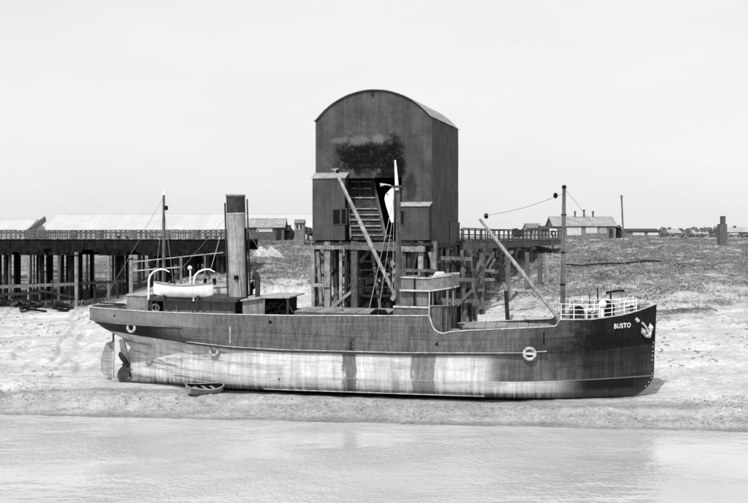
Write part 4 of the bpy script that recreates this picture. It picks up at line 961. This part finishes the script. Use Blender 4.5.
jl = jetty('timber_viaduct', (A.x, A.y), (Bq.x, Bq.y), 12.68, 5.0, 1.25, 'long dark timber railway viaduct crossing the creek at the left', [(tpar(p_), 7, 2.3, True) for p_ in (-30, 2, 35, 65, 115, 158, 186, 214)], 1.05, 60, [tpar(p_) for p_ in (30, 75, 101, 134, 168, 197, 228)], bars=(.3, .62, .98), dk='tar')
for i in range(44):   # close boarded breastwork where the viaduct meets the bank
    a_ = W(149 + i * 1.9, 248, 124.3); g = ground_z(a_.x, a_.y); piece('breast_board', (a_.x, a_.y, max(g - .3, W(0, 266 - i * .12 + 3 * random.random(), 124.3).z)), (a_.x, a_.y, 11.3), .2, .08, 'tar' if random.random() < .8 else 'timber_dark', jl)
for i in range(30):
    q = W(random.uniform(-5, 75), random.uniform(287, 299), random.uniform(113, 121)); q.z = ground_z(q.x, q.y) + .1; e_ = q + Vector((random.uniform(-2, 2), random.uniform(-1, 1), random.uniform(0, .5))); piece('fallen_timber', q, e_, .22, .22, random.choice(['tar', 'tar', 'timber_dark', 'timber']), jl)
# the tower end: viaduct to the hoist, hidden partly
jr = jetty('hoist_jetty', (8.2, 96.5), (27.5, 151), 12.55, 4.5, .75, 'timber jetty with open railing running right from the hoist tower to the bank', [(t, 4, 1.6, i < 3) for i, t in enumerate((.06, .17, .30, .44, .60))], 1.15, 22, (), rail_mat='iron', bars=(.02, .5, 1.0), dk='timber')
for py in (270.5, 279.5): piece('waling', W(458, py, 97), W(494, py, 103), .2, .28, 'timber_pale', jr)
for a in (((462, 250), (476, 282)), ((494, 252), (470, 292)), ((500, 290), (526, 275))): piece('knee_brace', W(*a[0], 99), W(*a[1], 99), .22, .22, 'timber', jr)
for px, Y, pt in ((482, 100, 253), (508, 104, 252), (527, 108, 252), (540, 111, 254), (547, 112, 256)):
    q = W(px, pt, Y); piece('pile', (q.x, q.y, ground_z(q.x, q.y) - .5), q, .5, .5, 'timber' if px != 547 else 'timber_pale', jr, 'tube')
q = W(507, 284, 97); post = empty('mooring_post', (q.x, q.y, ground_z(q.x, q.y)), 'short black stake leaning on the bank below the jetty', 'mooring post', 'mooring posts on the mud')
piece('post', (q.x + .1, q.y, ground_z(q.x, q.y) - .4), W(506, 291, 97), .4, .4, 'timber_dark', post, 'tube'); piece('post_head', W(506, 291, 97), W(504, 283, 97), .28, .28, 'timber_pale', post, 'tube')
for px, Y, top, lab in ((76.5, 117, 252, 'taller pale mooring post in front of the viaduct, left'), (131, 112, 255, 'shorter pale mooring post right of the third viaduct bent')):
    q = W(px, top, Y); o = empty('mooring_post', (q.x, q.y, ground_z(q.x, q.y)), lab, 'mooring post', 'mooring posts on the mud')
    piece('post', (q.x, q.y, ground_z(q.x, q.y) - .4), q, .42, .42, 'timber_pale', o, 'tube'); piece('post_band', q - Vector((0, 0, .5)), q - Vector((0, 0, .35)), .47, .47, 'dark', o, 'tube')
# low landing stage beside the creek
ls = empty('landing_stage', tuple(W(60, 290, 118)), 'low pale plank landing stage under the viaduct at the left', 'landing stage')
for a, c, w_ in (((-30, 288), (76, 284), .34), ((76, 284), (124, 281), .3), ((38, 290), (76, 298), .22), ((-30, 296), (40, 293), .3)):
    piece('plank', W(*a, 117.5), W(*c, 118.5), .5, w_, 'timber' if w_ > .3 else 'timber_dark', ls)
for px in (-20, 5, 30, 52, 95, 118): 
    q = W(px, 283, 118.2); piece('pile', (q.x, q.y, ground_z(q.x, q.y) - .4), q + Vector((0, 0, .3)), .28, .28, 'timber_dark', ls, 'tube')
# handrail climbing the bank
hr = empty('handrail', tuple(W(135, 270, 112)), 'pale sloping handrail climbing the bank towards the viaduct', 'handrail')
piece('rail_bar', W(132, 262, 112), W(223, 252.5, 116), .07, .10, 'cream', hr); piece('rail_bar', W(132, 271, 112), W(181, 267, 114), .09, .12, 'cream', hr)
for px, pt in ((158, 259.5), (181, 257), (205, 254)):
    q = W(px, pt, 113.5); piece('post', (q.x, q.y, min(ground_z(q.x, q.y) - .3, q.z - 1)), q, .14 if px != 181 else .28, .16, 'timber', hr)

# ------------------------------------------------------------------ BUILDINGS
def hut(name, px0, px1, pye, pyr, Y, depth, wall, roof, label, cat, base=None, wins=(), chim=(), group=None, gable=.25, door=None):
    a, c = W(px0, 240, Y), W(px1, 240, Y); ze, zr = W(px0, pye, Y).z, W(px0, pyr, Y + depth/2).z; zb = 12.0 if base is None else base
    zb = min(zb, ground_z(a.x, Y) - .1, ground_z(c.x, Y) - .1)
    o = empty(name, ((a.x + c.x)/2, Y, zb), label, cat, group)
    w_ = MB().box((a.x, Y, zb), (c.x, Y + depth, ze)); w_.prism([(Y, ze), (Y + depth, ze), (Y + depth/2, zr)], a.x, c.x, 'x'); w_ = w_.build('wall', wall, o)
    nb = max(2, int((c.x - a.x) / 1.4)); sl_ = (zr - ze) / (depth / 2)
    rf = MB().bar((a.x - gable, Y + depth/2, zr + .12), (c.x + gable, Y + depth/2, zr + .12), .25, .12).build('roof', roof, o)
    for i in range(nb):
        x0 = a.x - gable + (c.x - a.x + 2*gable) * i / nb; x1 = a.x - gable + (c.x - a.x + 2*gable) * (i + 1) / nb
        for y0, y1, z0, z1 in ((Y - .3, Y + depth/2, ze - .3 * sl_ + .05, zr + .05), (Y + depth + .3, Y + depth/2, ze - .3 * sl_ + .05, zr + .05)):
            up_ = .01 * (i % 2)
            MB().add([(x0, y0, z0 + up_), (x1 - .02, y0, z0 + up_), (x1 - .02, y1, z1 + up_), (x0, y1, z1 + up_), (x0, y0, z0 + .09), (x1 - .02, y0, z0 + .09), (x1 - .02, y1, z1 + .09), (x0, y1, z1 + .09)],
                     [(0,3,2,1),(4,5,6,7),(0,1,5,4),(1,2,6,5),(2,3,7,6),(3,0,4,7)]).build('roof_sheet', roof, rf)
    for (w0, w1, wt, wb, mt3) in wins:
        p0, p1 = W(w0, wb, Y), W(w1, wt, Y); fr = MB().box((p0.x - .08, Y - .06, p0.z - .08), (p1.x + .08, Y - .01, p1.z + .08)).build('window', 'cream', w_)
        n = max(1, round((p1.x - p0.x) / .7))
        for i in range(n): MB().box((p0.x + (p1.x-p0.x)*i/n + .03, Y - .075, p0.z), (p0.x + (p1.x-p0.x)*(i+1)/n - .03, Y - .062, p1.z)).build('pane', mt3, fr)
    if door:
        p0, p1 = W(door[0], 240, Y), W(door[1], door[2], Y); MB().box((p0.x, Y - .07, zb), (p1.x, Y - .01, p1.z)).build('door', 'timber_dark', w_)
    for (cx, ct_, wch) in chim:
        p0 = W(cx, ct_, Y + depth/2); MB().box((p0.x - wch/2, Y + depth/2 - wch/2, zr - .3), (p0.x + wch/2, Y + depth/2 + wch/2, p0.z)).build('chimney', 'brick', rf)
        MB().box((p0.x - wch*.65, Y + depth/2 - wch*.65, p0.z - .3), (p0.x + wch*.65, Y + depth/2 + wch*.65, p0.z - .12)).build('chimney_cap', 'brick', rf)
    return o
hut('brick_hut', 246, 284, 227, 219.5, 168, 5, 'brick', 'roof_sheet', 'small dark brick hut with pale window strip behind the funnel', 'hut', wins=((257, 272, 227.5, 231.5, 'glass_pale'),), door=(276, 281, 229))
hut('lean_to', 285, 290, 230, 226, 169, 3, 'timber_dark', 'iron', 'narrow dark lean-to against the brick hut', 'lean-to', gable=.05)
hut('signal_cabin', 294.5, 304, 223, 220.5, 160, 3, 'wall_mid', 'wall_mid', 'little square grey cabin between the brick hut and the tower', 'cabin', wins=((296, 298.5, 224.5, 229, 'glass'), (300, 302.5, 224.5, 229, 'glass')), gable=.1)
hut('workshop', 554, 616, 226, 217.5, 188, 8, 'wall_mid', 'roof_sheet', 'long low workshop with three chimneys on the right bank', 'workshop', wins=((567, 581, 227.5, 235, 'glass_pale'), (586, 597, 227.5, 233, 'glass_pale'), (600, 606, 228.5, 233, 'wall_pale')), chim=((575, 211, .28), (584, 209.5, .32), (593, 211, .28)), gable=.3, door=(609, 613, 229))
hut('dark_shed', 617, 621.5, 228, 226, 189, 3, 'timber_dark', 'iron', 'narrow dark shed at the right end of the workshop', 'shed', gable=.05)
hut('gatehouse', 527, 541, 228, 224.5, 172, 4, 'wall_pale', 'wall_mid', 'small pale flat gatehouse beyond the jetty railing', 'gatehouse', wins=((530, 533, 229.5, 233, 'glass'),), gable=.1)
hut('cabin', 541.5, 553, 229.5, 227, 165, 4, 'wall_mid', 'iron', 'low grey cabin behind the lifebuoy board', 'cabin', gable=.1)
hut('low_store', 627, 660, 231.5, 229.5, 215, 6, 'wall_mid', 'iron', 'long low store with pale window strips beyond the pole', 'store', wins=((633, 644, 232.5, 235, 'glass_pale'), (648, 658, 232.5, 235, 'glass_pale')), gable=.1)
for i, (a, c, e, r, lab) in enumerate(((664, 682, 233, 229.5, 'pale house with a wide white front, nearest the low store'), (684, 697, 234, 230.5, 'smaller pale house, second from the low store'), (699, 709, 234, 230, 'grey house between hedges on the far right'), (728, 750, 232, 228, 'pale house beyond the dark brick stack'))):
    hut('house', a, c, e, r, 300 + 8 * i, 8, 'wall_pale', 'far_wall', lab, 'house', wins=((a + 2, a + (c - a) * .45, e + .8, e + 2.3, 'glass_pale'), (a + (c - a) * .55, c - 2, e + .8, e + 2.3, 'glass')), group='far houses on the right', chim=((a + (c-a)*.3, r - 2.2, .7),))
q = W(722, 240, 150); o = empty('brick_stack', (q.x, q.y, 11.5), 'dark brick stack with stepped top at the far right', 'brick stack')
MB().box((q.x - .3, 150, 11), (q.x + .75, 151.2, W(0, 224, 150).z)).build('stack', 'brick', o); MB().box((q.x + .05, 150.2, W(0, 224, 150).z), (q.x + .6, 151.0, W(0, 216, 150).z)).build('chimney', 'brick', o)
# long pale shed roof on the left horizon
def long_shed(name, px0, px1, pyr, pye, Y, depth, label, slab=3.2, flip=1, mat='far_roof'):
    a, c = W(px0, 240, Y), W(px1, 240, Y); ze, zr = W(0, pye, Y).z, W(0, pyr, Y + depth / 2).z; o = empty(name, ((a.x+c.x)/2, Y, 12), label, 'warehouse')
    MB().box((a.x, Y, 11.5), (c.x, Y + depth, ze)).prism([(Y, ze), (Y + depth, ze), (Y + depth/2, zr)], a.x, c.x, 'x').build('wall', 'far_wall', o)
    n = int((c.x - a.x) / slab)
    rf = MB().bar((a.x, Y + depth/2, zr + .2), (c.x, Y + depth/2, zr + .2), .6, .2).build('roof', mat, o)
    for i in range(n):
        x0, x1 = a.x + (c.x - a.x) * i / n, a.x + (c.x - a.x) * (i + 1) / n - .02
        for y0 in (Y - .6, Y + depth + .6): MB().add([(x0, y0, ze), (x1, y0, ze), (x1, Y + depth/2, zr + .1), (x0, Y + depth/2, zr + .1), (x0, y0, ze + .15), (x1, y0, ze + .15), (x1, Y + depth/2, zr + .22), (x0, Y + depth/2, zr + .22)], [(0,3,2,1),(4,5,6,7),(0,1,5,4),(1,2,6,5),(2,3,7,6),(3,0,4,7)]).build('roof_panel', mat, rf)
    return o
long_shed('warehouse', 42, 312, 215, 231.5, 330, 34, 'very long pale roofed warehouse filling the left horizon')
o = long_shed('warehouse', -60, 27, 220, 231.5, 315, 20, 'shorter pale roofed warehouse cut by the left edge')
a, c = W(28, 232, 312), W(45, 219, 322); piece('verge', a, c, .6, 1.7, 'wall_mid', o)
# wagons and crates standing along the viaduct seen over its rail
for i, (px0, px1, pt, mt3, lab) in enumerate(((118, 131, 233, 'wall_pale', 'pale open wagon on the viaduct, leftmost of the wagons'), (150, 165, 233, 'cream', 'whitish open wagon right of the slim mizzenmast foot'), (205, 220, 232.5, 'wall_pale', 'pale open wagon close beside the ship funnel'))):
    Y = 139; a, c = W(px0, 238, Y), W(px1, pt, Y); o = empty('wagon', ((a.x+c.x)/2, Y, 12.7), lab, 'wagon', 'open wagons beyond the viaduct')
    wb = MB().box((a.x, Y - 1, 12.95), (c.x, Y + 1, c.z)).build('wagon_body', mt3, o)
    for j in range(4): MB().box((a.x + (c.x-a.x)*(j+.1)/4, Y - 1.06, 12.95), (a.x + (c.x-a.x)*(j+.18)/4, Y - 1.0, c.z)).build('strap', 'iron', wb)
    for t in (.2, .8): MB().tube([(a.x + (c.x-a.x)*t, Y - .85, 12.98), (a.x + (c.x-a.x)*t, Y - .7, 12.98)], .33, 12).build('wheel', 'iron', o)
# ground for those wagons: a second track bed behind the viaduct
q0, q1 = W(90, 238, 139), W(243, 238, 139); o = empty('wagon_siding', ((q0.x+q1.x)/2, 139, 12.6), 'timber siding platform behind the viaduct under the wagons', 'siding')
MB().box((q0.x, 137.2, 12.3), (q1.x, 141, 12.62)).build('platform', 'timber_dark', o)
for i in range(7):
    x_ = q0.x + (q1.x - q0.x) * i / 6
    for y_ in (137.6, 140.6): piece('pile', (x_, y_, ground_z(x_, y_) - .4), (x_, y_, 12.3), .35, .35, 'timber_dark', o, 'tube')
# poles
def pole(px0, py0, px1, py1, Y, r, label, arm=True):
    b_, t = W(px0, py0, Y), W(px1, py1, Y); zg = ground_z(b_.x, b_.y); o = empty('utility_pole', (b_.x, b_.y, zg), label, 'pole')
    piece('shaft', (b_.x, b_.y, zg - .3), t, r, r, 'timber', o, 'tube')
    if arm: piece('cross_arm', t + Vector((-.35, 0, -.3)), t + Vector((.35, 0, -.3)), .1, .1, 'timber', o)
pole(623.5, 238, 621.5, 195, 195, .32, 'tall bare pole right of the workshop')
# lifebuoy board by the jetty end
q = W(553, 233, 150); o = empty('lifebuoy_board', (q.x, q.y, ground_z(q.x, q.y)), 'white square board with dark ring lifebuoy at the jetty end', 'lifebuoy')
piece('post', (q.x, q.y, ground_z(q.x, q.y) - .2), (q.x, q.y, q.z - .5), .14, .14, 'timber', o)
MB().box((q.x - .55, q.y - .05, q.z - .55), (q.x + .55, q.y + .02, q.z + .6)).build('board', 'white', o); MB().torus((q.x, q.y - .14, q.z), (0, 1, 0), .33, .09, 18, 8).build('ring', 'iron', o, True)
# long low timber kerb lying along the grass slope, right
o = empty('timber_kerb', tuple(W(610, 269, 128)), 'long dark timber kerb running along the right bank', 'kerb')
for i in range(6):
    pa, pb = 566 + 16 * i, 581.5 + 16 * i
    ya, yb2 = 269.5 - .25 * i * (1 if i > 3 else .0), 269.5 - .3 * (i + 1) * (1 if i > 3 else 0)
    a, c = W(pa, ya, 126), W(pb, yb2, 126); za, zc = ground_z(a.x, 126), ground_z(c.x, 126)
    piece('baulk', (a.x, 126, za + .12), (c.x, 126, zc + .12), .3, .2, 'timber_dark', o)
# stakes on the mud behind the forecastle
for i, (px, py0, py1, Y) in enumerate(((590, 306, 291, 101), (598, 303, 288, 103), (611, 292, 290, 104))):
    q = W(px, py0, Y); g = ground_z(q.x, q.y); o = empty('stake', (q.x, q.y, g), ['slim bare stake standing behind the forecastle rail, left one', 'thicker dark stake right of the slim one behind the forecastle', 'stub of a black stake on the bank above the windlass'][i], 'stake', 'stakes on the bank behind the bow')
    piece('shaft', (q.x, q.y, g - .3), (q.x - .05, q.y, g + (1.5 if i < 2 else .8)), .1 + .05 * i, .1 + .05 * i, 'timber_dark', o, 'tube')
q = W(617, 285, 106); g = ground_z(q.x, q.y); lg = MB().tube([(q.x - 1.1, q.y, g + .0), (q.x - .3, q.y + .3, g + .08), (q.x + .8, q.y + .2, g + .25)], [.1, .16, .09], 7).build('driftwood', 'dark'); tag(lg, 'black driftwood log on the bank above the forecastle', 'driftwood')
# white rubble heaps near the brick hut
for i, (px, py, Y, r) in enumerate(((263, 247, 138, 1.0), (274, 247, 138, 1.3))):
    q = W(px, py, Y); g = ground_z(q.x, q.y); mb = MB(); n = 14; vs = [(q.x + (-.3 if i == 0 else -.5), q.y, g + r * 1.35)]
    for ring, rr in ((1, .5), (2, 1.0)):
        for k_ in range(n): a = 2*math.pi*k_/n; rj = r * rr * random.uniform(.8, 1.25); vs.append((q.x + rj * 1.2 * math.cos(a) + (-.15 if ring == 1 else 0), q.y + rj * math.sin(a), g + (r * .75 * random.uniform(.85, 1.1) if ring == 1 else -.15)))
    fs = [(0, 1 + k_, 1 + (k_+1) % n) for k_ in range(n)] + [(1 + k_, 1 + n + k_, 1 + n + (k_+1) % n, 1 + (k_+1) % n) for k_ in range(n)]
    mb.add(vs, fs); tag(mb.build('rubble_heap', 'rubble'), ['smaller white rubble heap, nearer the funnel', 'larger white rubble heap on the bank below the brick hut'][i], 'rubble heap', 'white rubble heaps')

# ------------------------------------------------------------------ VEGETATION AND SCATTER
def leaf_cloud(mb, c, r, n, s, sq=.7):
    for _ in range(n):
        d = Vector((random.gauss(0, 1), random.gauss(0, 1), random.gauss(0, 1))).normalized() * r * random.uniform(.45, 1) ; d.z *= sq
        p = Vector(c) + d; u = Vector((random.gauss(0, 1), random.gauss(0, 1), random.gauss(0, 1))).normalized() * s; v = u.cross(Vector((random.gauss(0, 1), random.gauss(0, 1), random.gauss(0, 1)))).normalized() * s
        mb.add([p - u, p + v * .6, p + u, p - v * .6], [(0, 1, 2, 3)])
M['leaf_pale'] = gm('dusty hedge leaves', .24, .9, .35, .5, .3, 0)
trees = [(661, 232, 290, 1.9, 'bushy tree'), (683, 231, 310, 2.0, 'tree'), (698, 230.5, 320, 2.2, 'tree'), (711, 230.5, 330, 2.1, 'tree'), (718, 232, 300, 2, 'tree'), (522, 232, 230, 1.6, 'bush'), (292, 233, 175, 1.0, 'bush'), (308, 232, 172, 1.2, 'bush')]
tl_ = ['low round tree at the right end of the low store', 'round tree between the first two far houses', 'round tree between the second and third far houses', 'broad tree right of the grey far house', 'tree next to the dark brick stack', 'low bush left of the small pale gatehouse', 'small dark bush against the lean-to', 'dark bush between the square cabin and the tower']
for i, (px, py, Y, r, nm) in enumerate(trees):
    q = W(px, py, Y); g = ground_z(q.x, q.y); o = empty('tree' if i < 5 else 'bush', (q.x, q.y, g), tl_[i], 'tree' if i < 5 else 'bush', 'trees and bushes on the skyline')
    MB().tube([(q.x, q.y, g - .2), (q.x + .1, q.y, q.z)], [.22, .08], 6).build('trunk', 'timber_dark', o)
    mb = MB()
    for _ in range(7): leaf_cloud(mb, (q.x + random.uniform(-1, 1) * r * .8, q.y + random.uniform(-1, 1) * r, max(g + .4, q.z + random.uniform(-.5, .4) * r)), r * random.uniform(.45, .7), 170, .26)
    mb.build('crown', 'leaf' if i > 4 else 'leaf_pale', o)
q = W(692, 237, 285); o = empty('hedge', (q.x, q.y, 12.2), 'long low pale hedge in front of the far houses at the right', 'hedge'); mb = MB()
for i in range(110):
    q = W(random.uniform(628, 760), 236, 285); leaf_cloud(mb, (q.x, q.y + random.uniform(-1, 1), 12.5 + random.uniform(0, .9)), random.uniform(.5, 1.0), 30, .28)
mb.build('foliage', 'leaf_pale', o)
# rough grass and weeds on the banks: nobody could count it
def scatter(n, xr, yr, cond):
    X = RNG.uniform(*xr, n); Y = RNG.uniform(*yr, n); ok = cond(X, Y); X, Y = X[ok], Y[ok]; return X, Y, height(X, Y)
def tuft_obj(name, X, Y, Z, hmin, hmax, mat, blades=4, wid=.09):
    n = len(X); rep = np.repeat(np.arange(n), blades); N = len(rep)
    bx = X[rep] + RNG.normal(0, .15, N); by = Y[rep] + RNG.normal(0, .15, N); bz = Z[rep] - .05; h = RNG.uniform(hmin, hmax, N); a = RNG.uniform(0, math.pi, N)
    lx, ly = RNG.normal(0, .35, N) * h, RNG.normal(0, .35, N) * h; dx, dy = np.cos(a) * wid, np.sin(a) * wid
    v = np.stack([np.stack([bx - dx, by - dy, bz], -1), np.stack([bx + dx, by + dy, bz], -1), np.stack([bx + lx, by + ly, bz + h], -1)], 1).reshape(-1, 3)
    me = bpy.data.meshes.new(name); me.vertices.add(len(v)); me.vertices.foreach_set('co', v.ravel()); me.loops.add(3 * N); me.loops.foreach_set('vertex_index', np.arange(3 * N, dtype=np.int32))
    me.polygons.add(N); me.polygons.foreach_set('loop_start', np.arange(N, dtype=np.int32) * 3); me.update(calc_edges=True); me.materials.append(M[mat])
    o = bpy.data.objects.new(name, me); C.objects.link(o); return o
def gcond(X, Y):
    c = cover(X, Y, height(X, Y)); return (c[..., 0] > .5) & (fbm(X * .18, Y * .34, 4, .7) > .42)
X, Y, Z = scatter(150000, (-48, 80), (98, 190), gcond)
tag(tuft_obj('grass', X, Y, Z, .06, .26, 'grass', 3, .08), 'rough tufted grass and weeds covering the upper bank', 'grass', kind='stuff')
def rocks(name, X, Y, Z, smin, smax, mat):
    base = np.array([(1,0,0),(-1,0,0),(0,1,0),(0,-1,0),(0,0,1),(0,0,-1)], float); fc = np.array([(0,2,4),(2,1,4),(1,3,4),(3,0,4),(2,0,5),(1,2,5),(3,1,5),(0,3,5)])
    n = len(X); s = RNG.uniform(smin, smax, n) ** 1; v = base[None] * (RNG.uniform(.6, 1.3, (n, 6, 1)) * s[:, None, None]) * np.array([1.2, 1, .6]) + RNG.normal(0, .12, (n, 6, 3)) * s[:, None, None] + np.stack([X, Y, Z], -1)[:, None]
    f = (fc[None] + 6 * np.arange(n)[:, None, None]).reshape(-1, 3); v = v.reshape(-1, 3)
    me = bpy.data.meshes.new(name); me.vertices.add(len(v)); me.vertices.foreach_set('co', v.ravel()); me.loops.add(f.size); me.loops.foreach_set('vertex_index', f.ravel().astype(np.int32))
    me.polygons.add(len(f)); me.polygons.foreach_set('loop_start', np.arange(len(f), dtype=np.int32) * 3); me.update(calc_edges=True); me.materials.append(M[mat]); o = bpy.data.objects.new(name, me); C.objects.link(o); return o
def rc(X, Y):
    d = Y - edge(X); c, s = math.cos(SHIP_TH), math.sin(SHIP_TH); ly = (X - SX) * s + (Y - SY) * c; lx = (X - SX) * c - (Y - SY) * s
    return (d > .8) & (d < 8) & ((ly < -3.9) | (abs(lx) > 23)) & (fbm(X * .35, Y * .6, 4, .7) > .48)
X, Y, Z = scatter(30000, (-46, 50), (66, 86), rc)
tag(rocks('mud_clods', X, Y, Z, .02, .09, 'stone'), 'clods and stones littering the mud below the hull', 'clods', kind='stuff')
X, Y, Z = scatter(5000, (-45, 45), (84, 118), lambda X, Y: fbm(X * .4, Y * .3, 3) > .52)
tag(rocks('bank_stones', X, Y, Z, .04, .2, 'stone'), 'stones and rubbish scattered over the bank behind the ship', 'stones', kind='stuff')
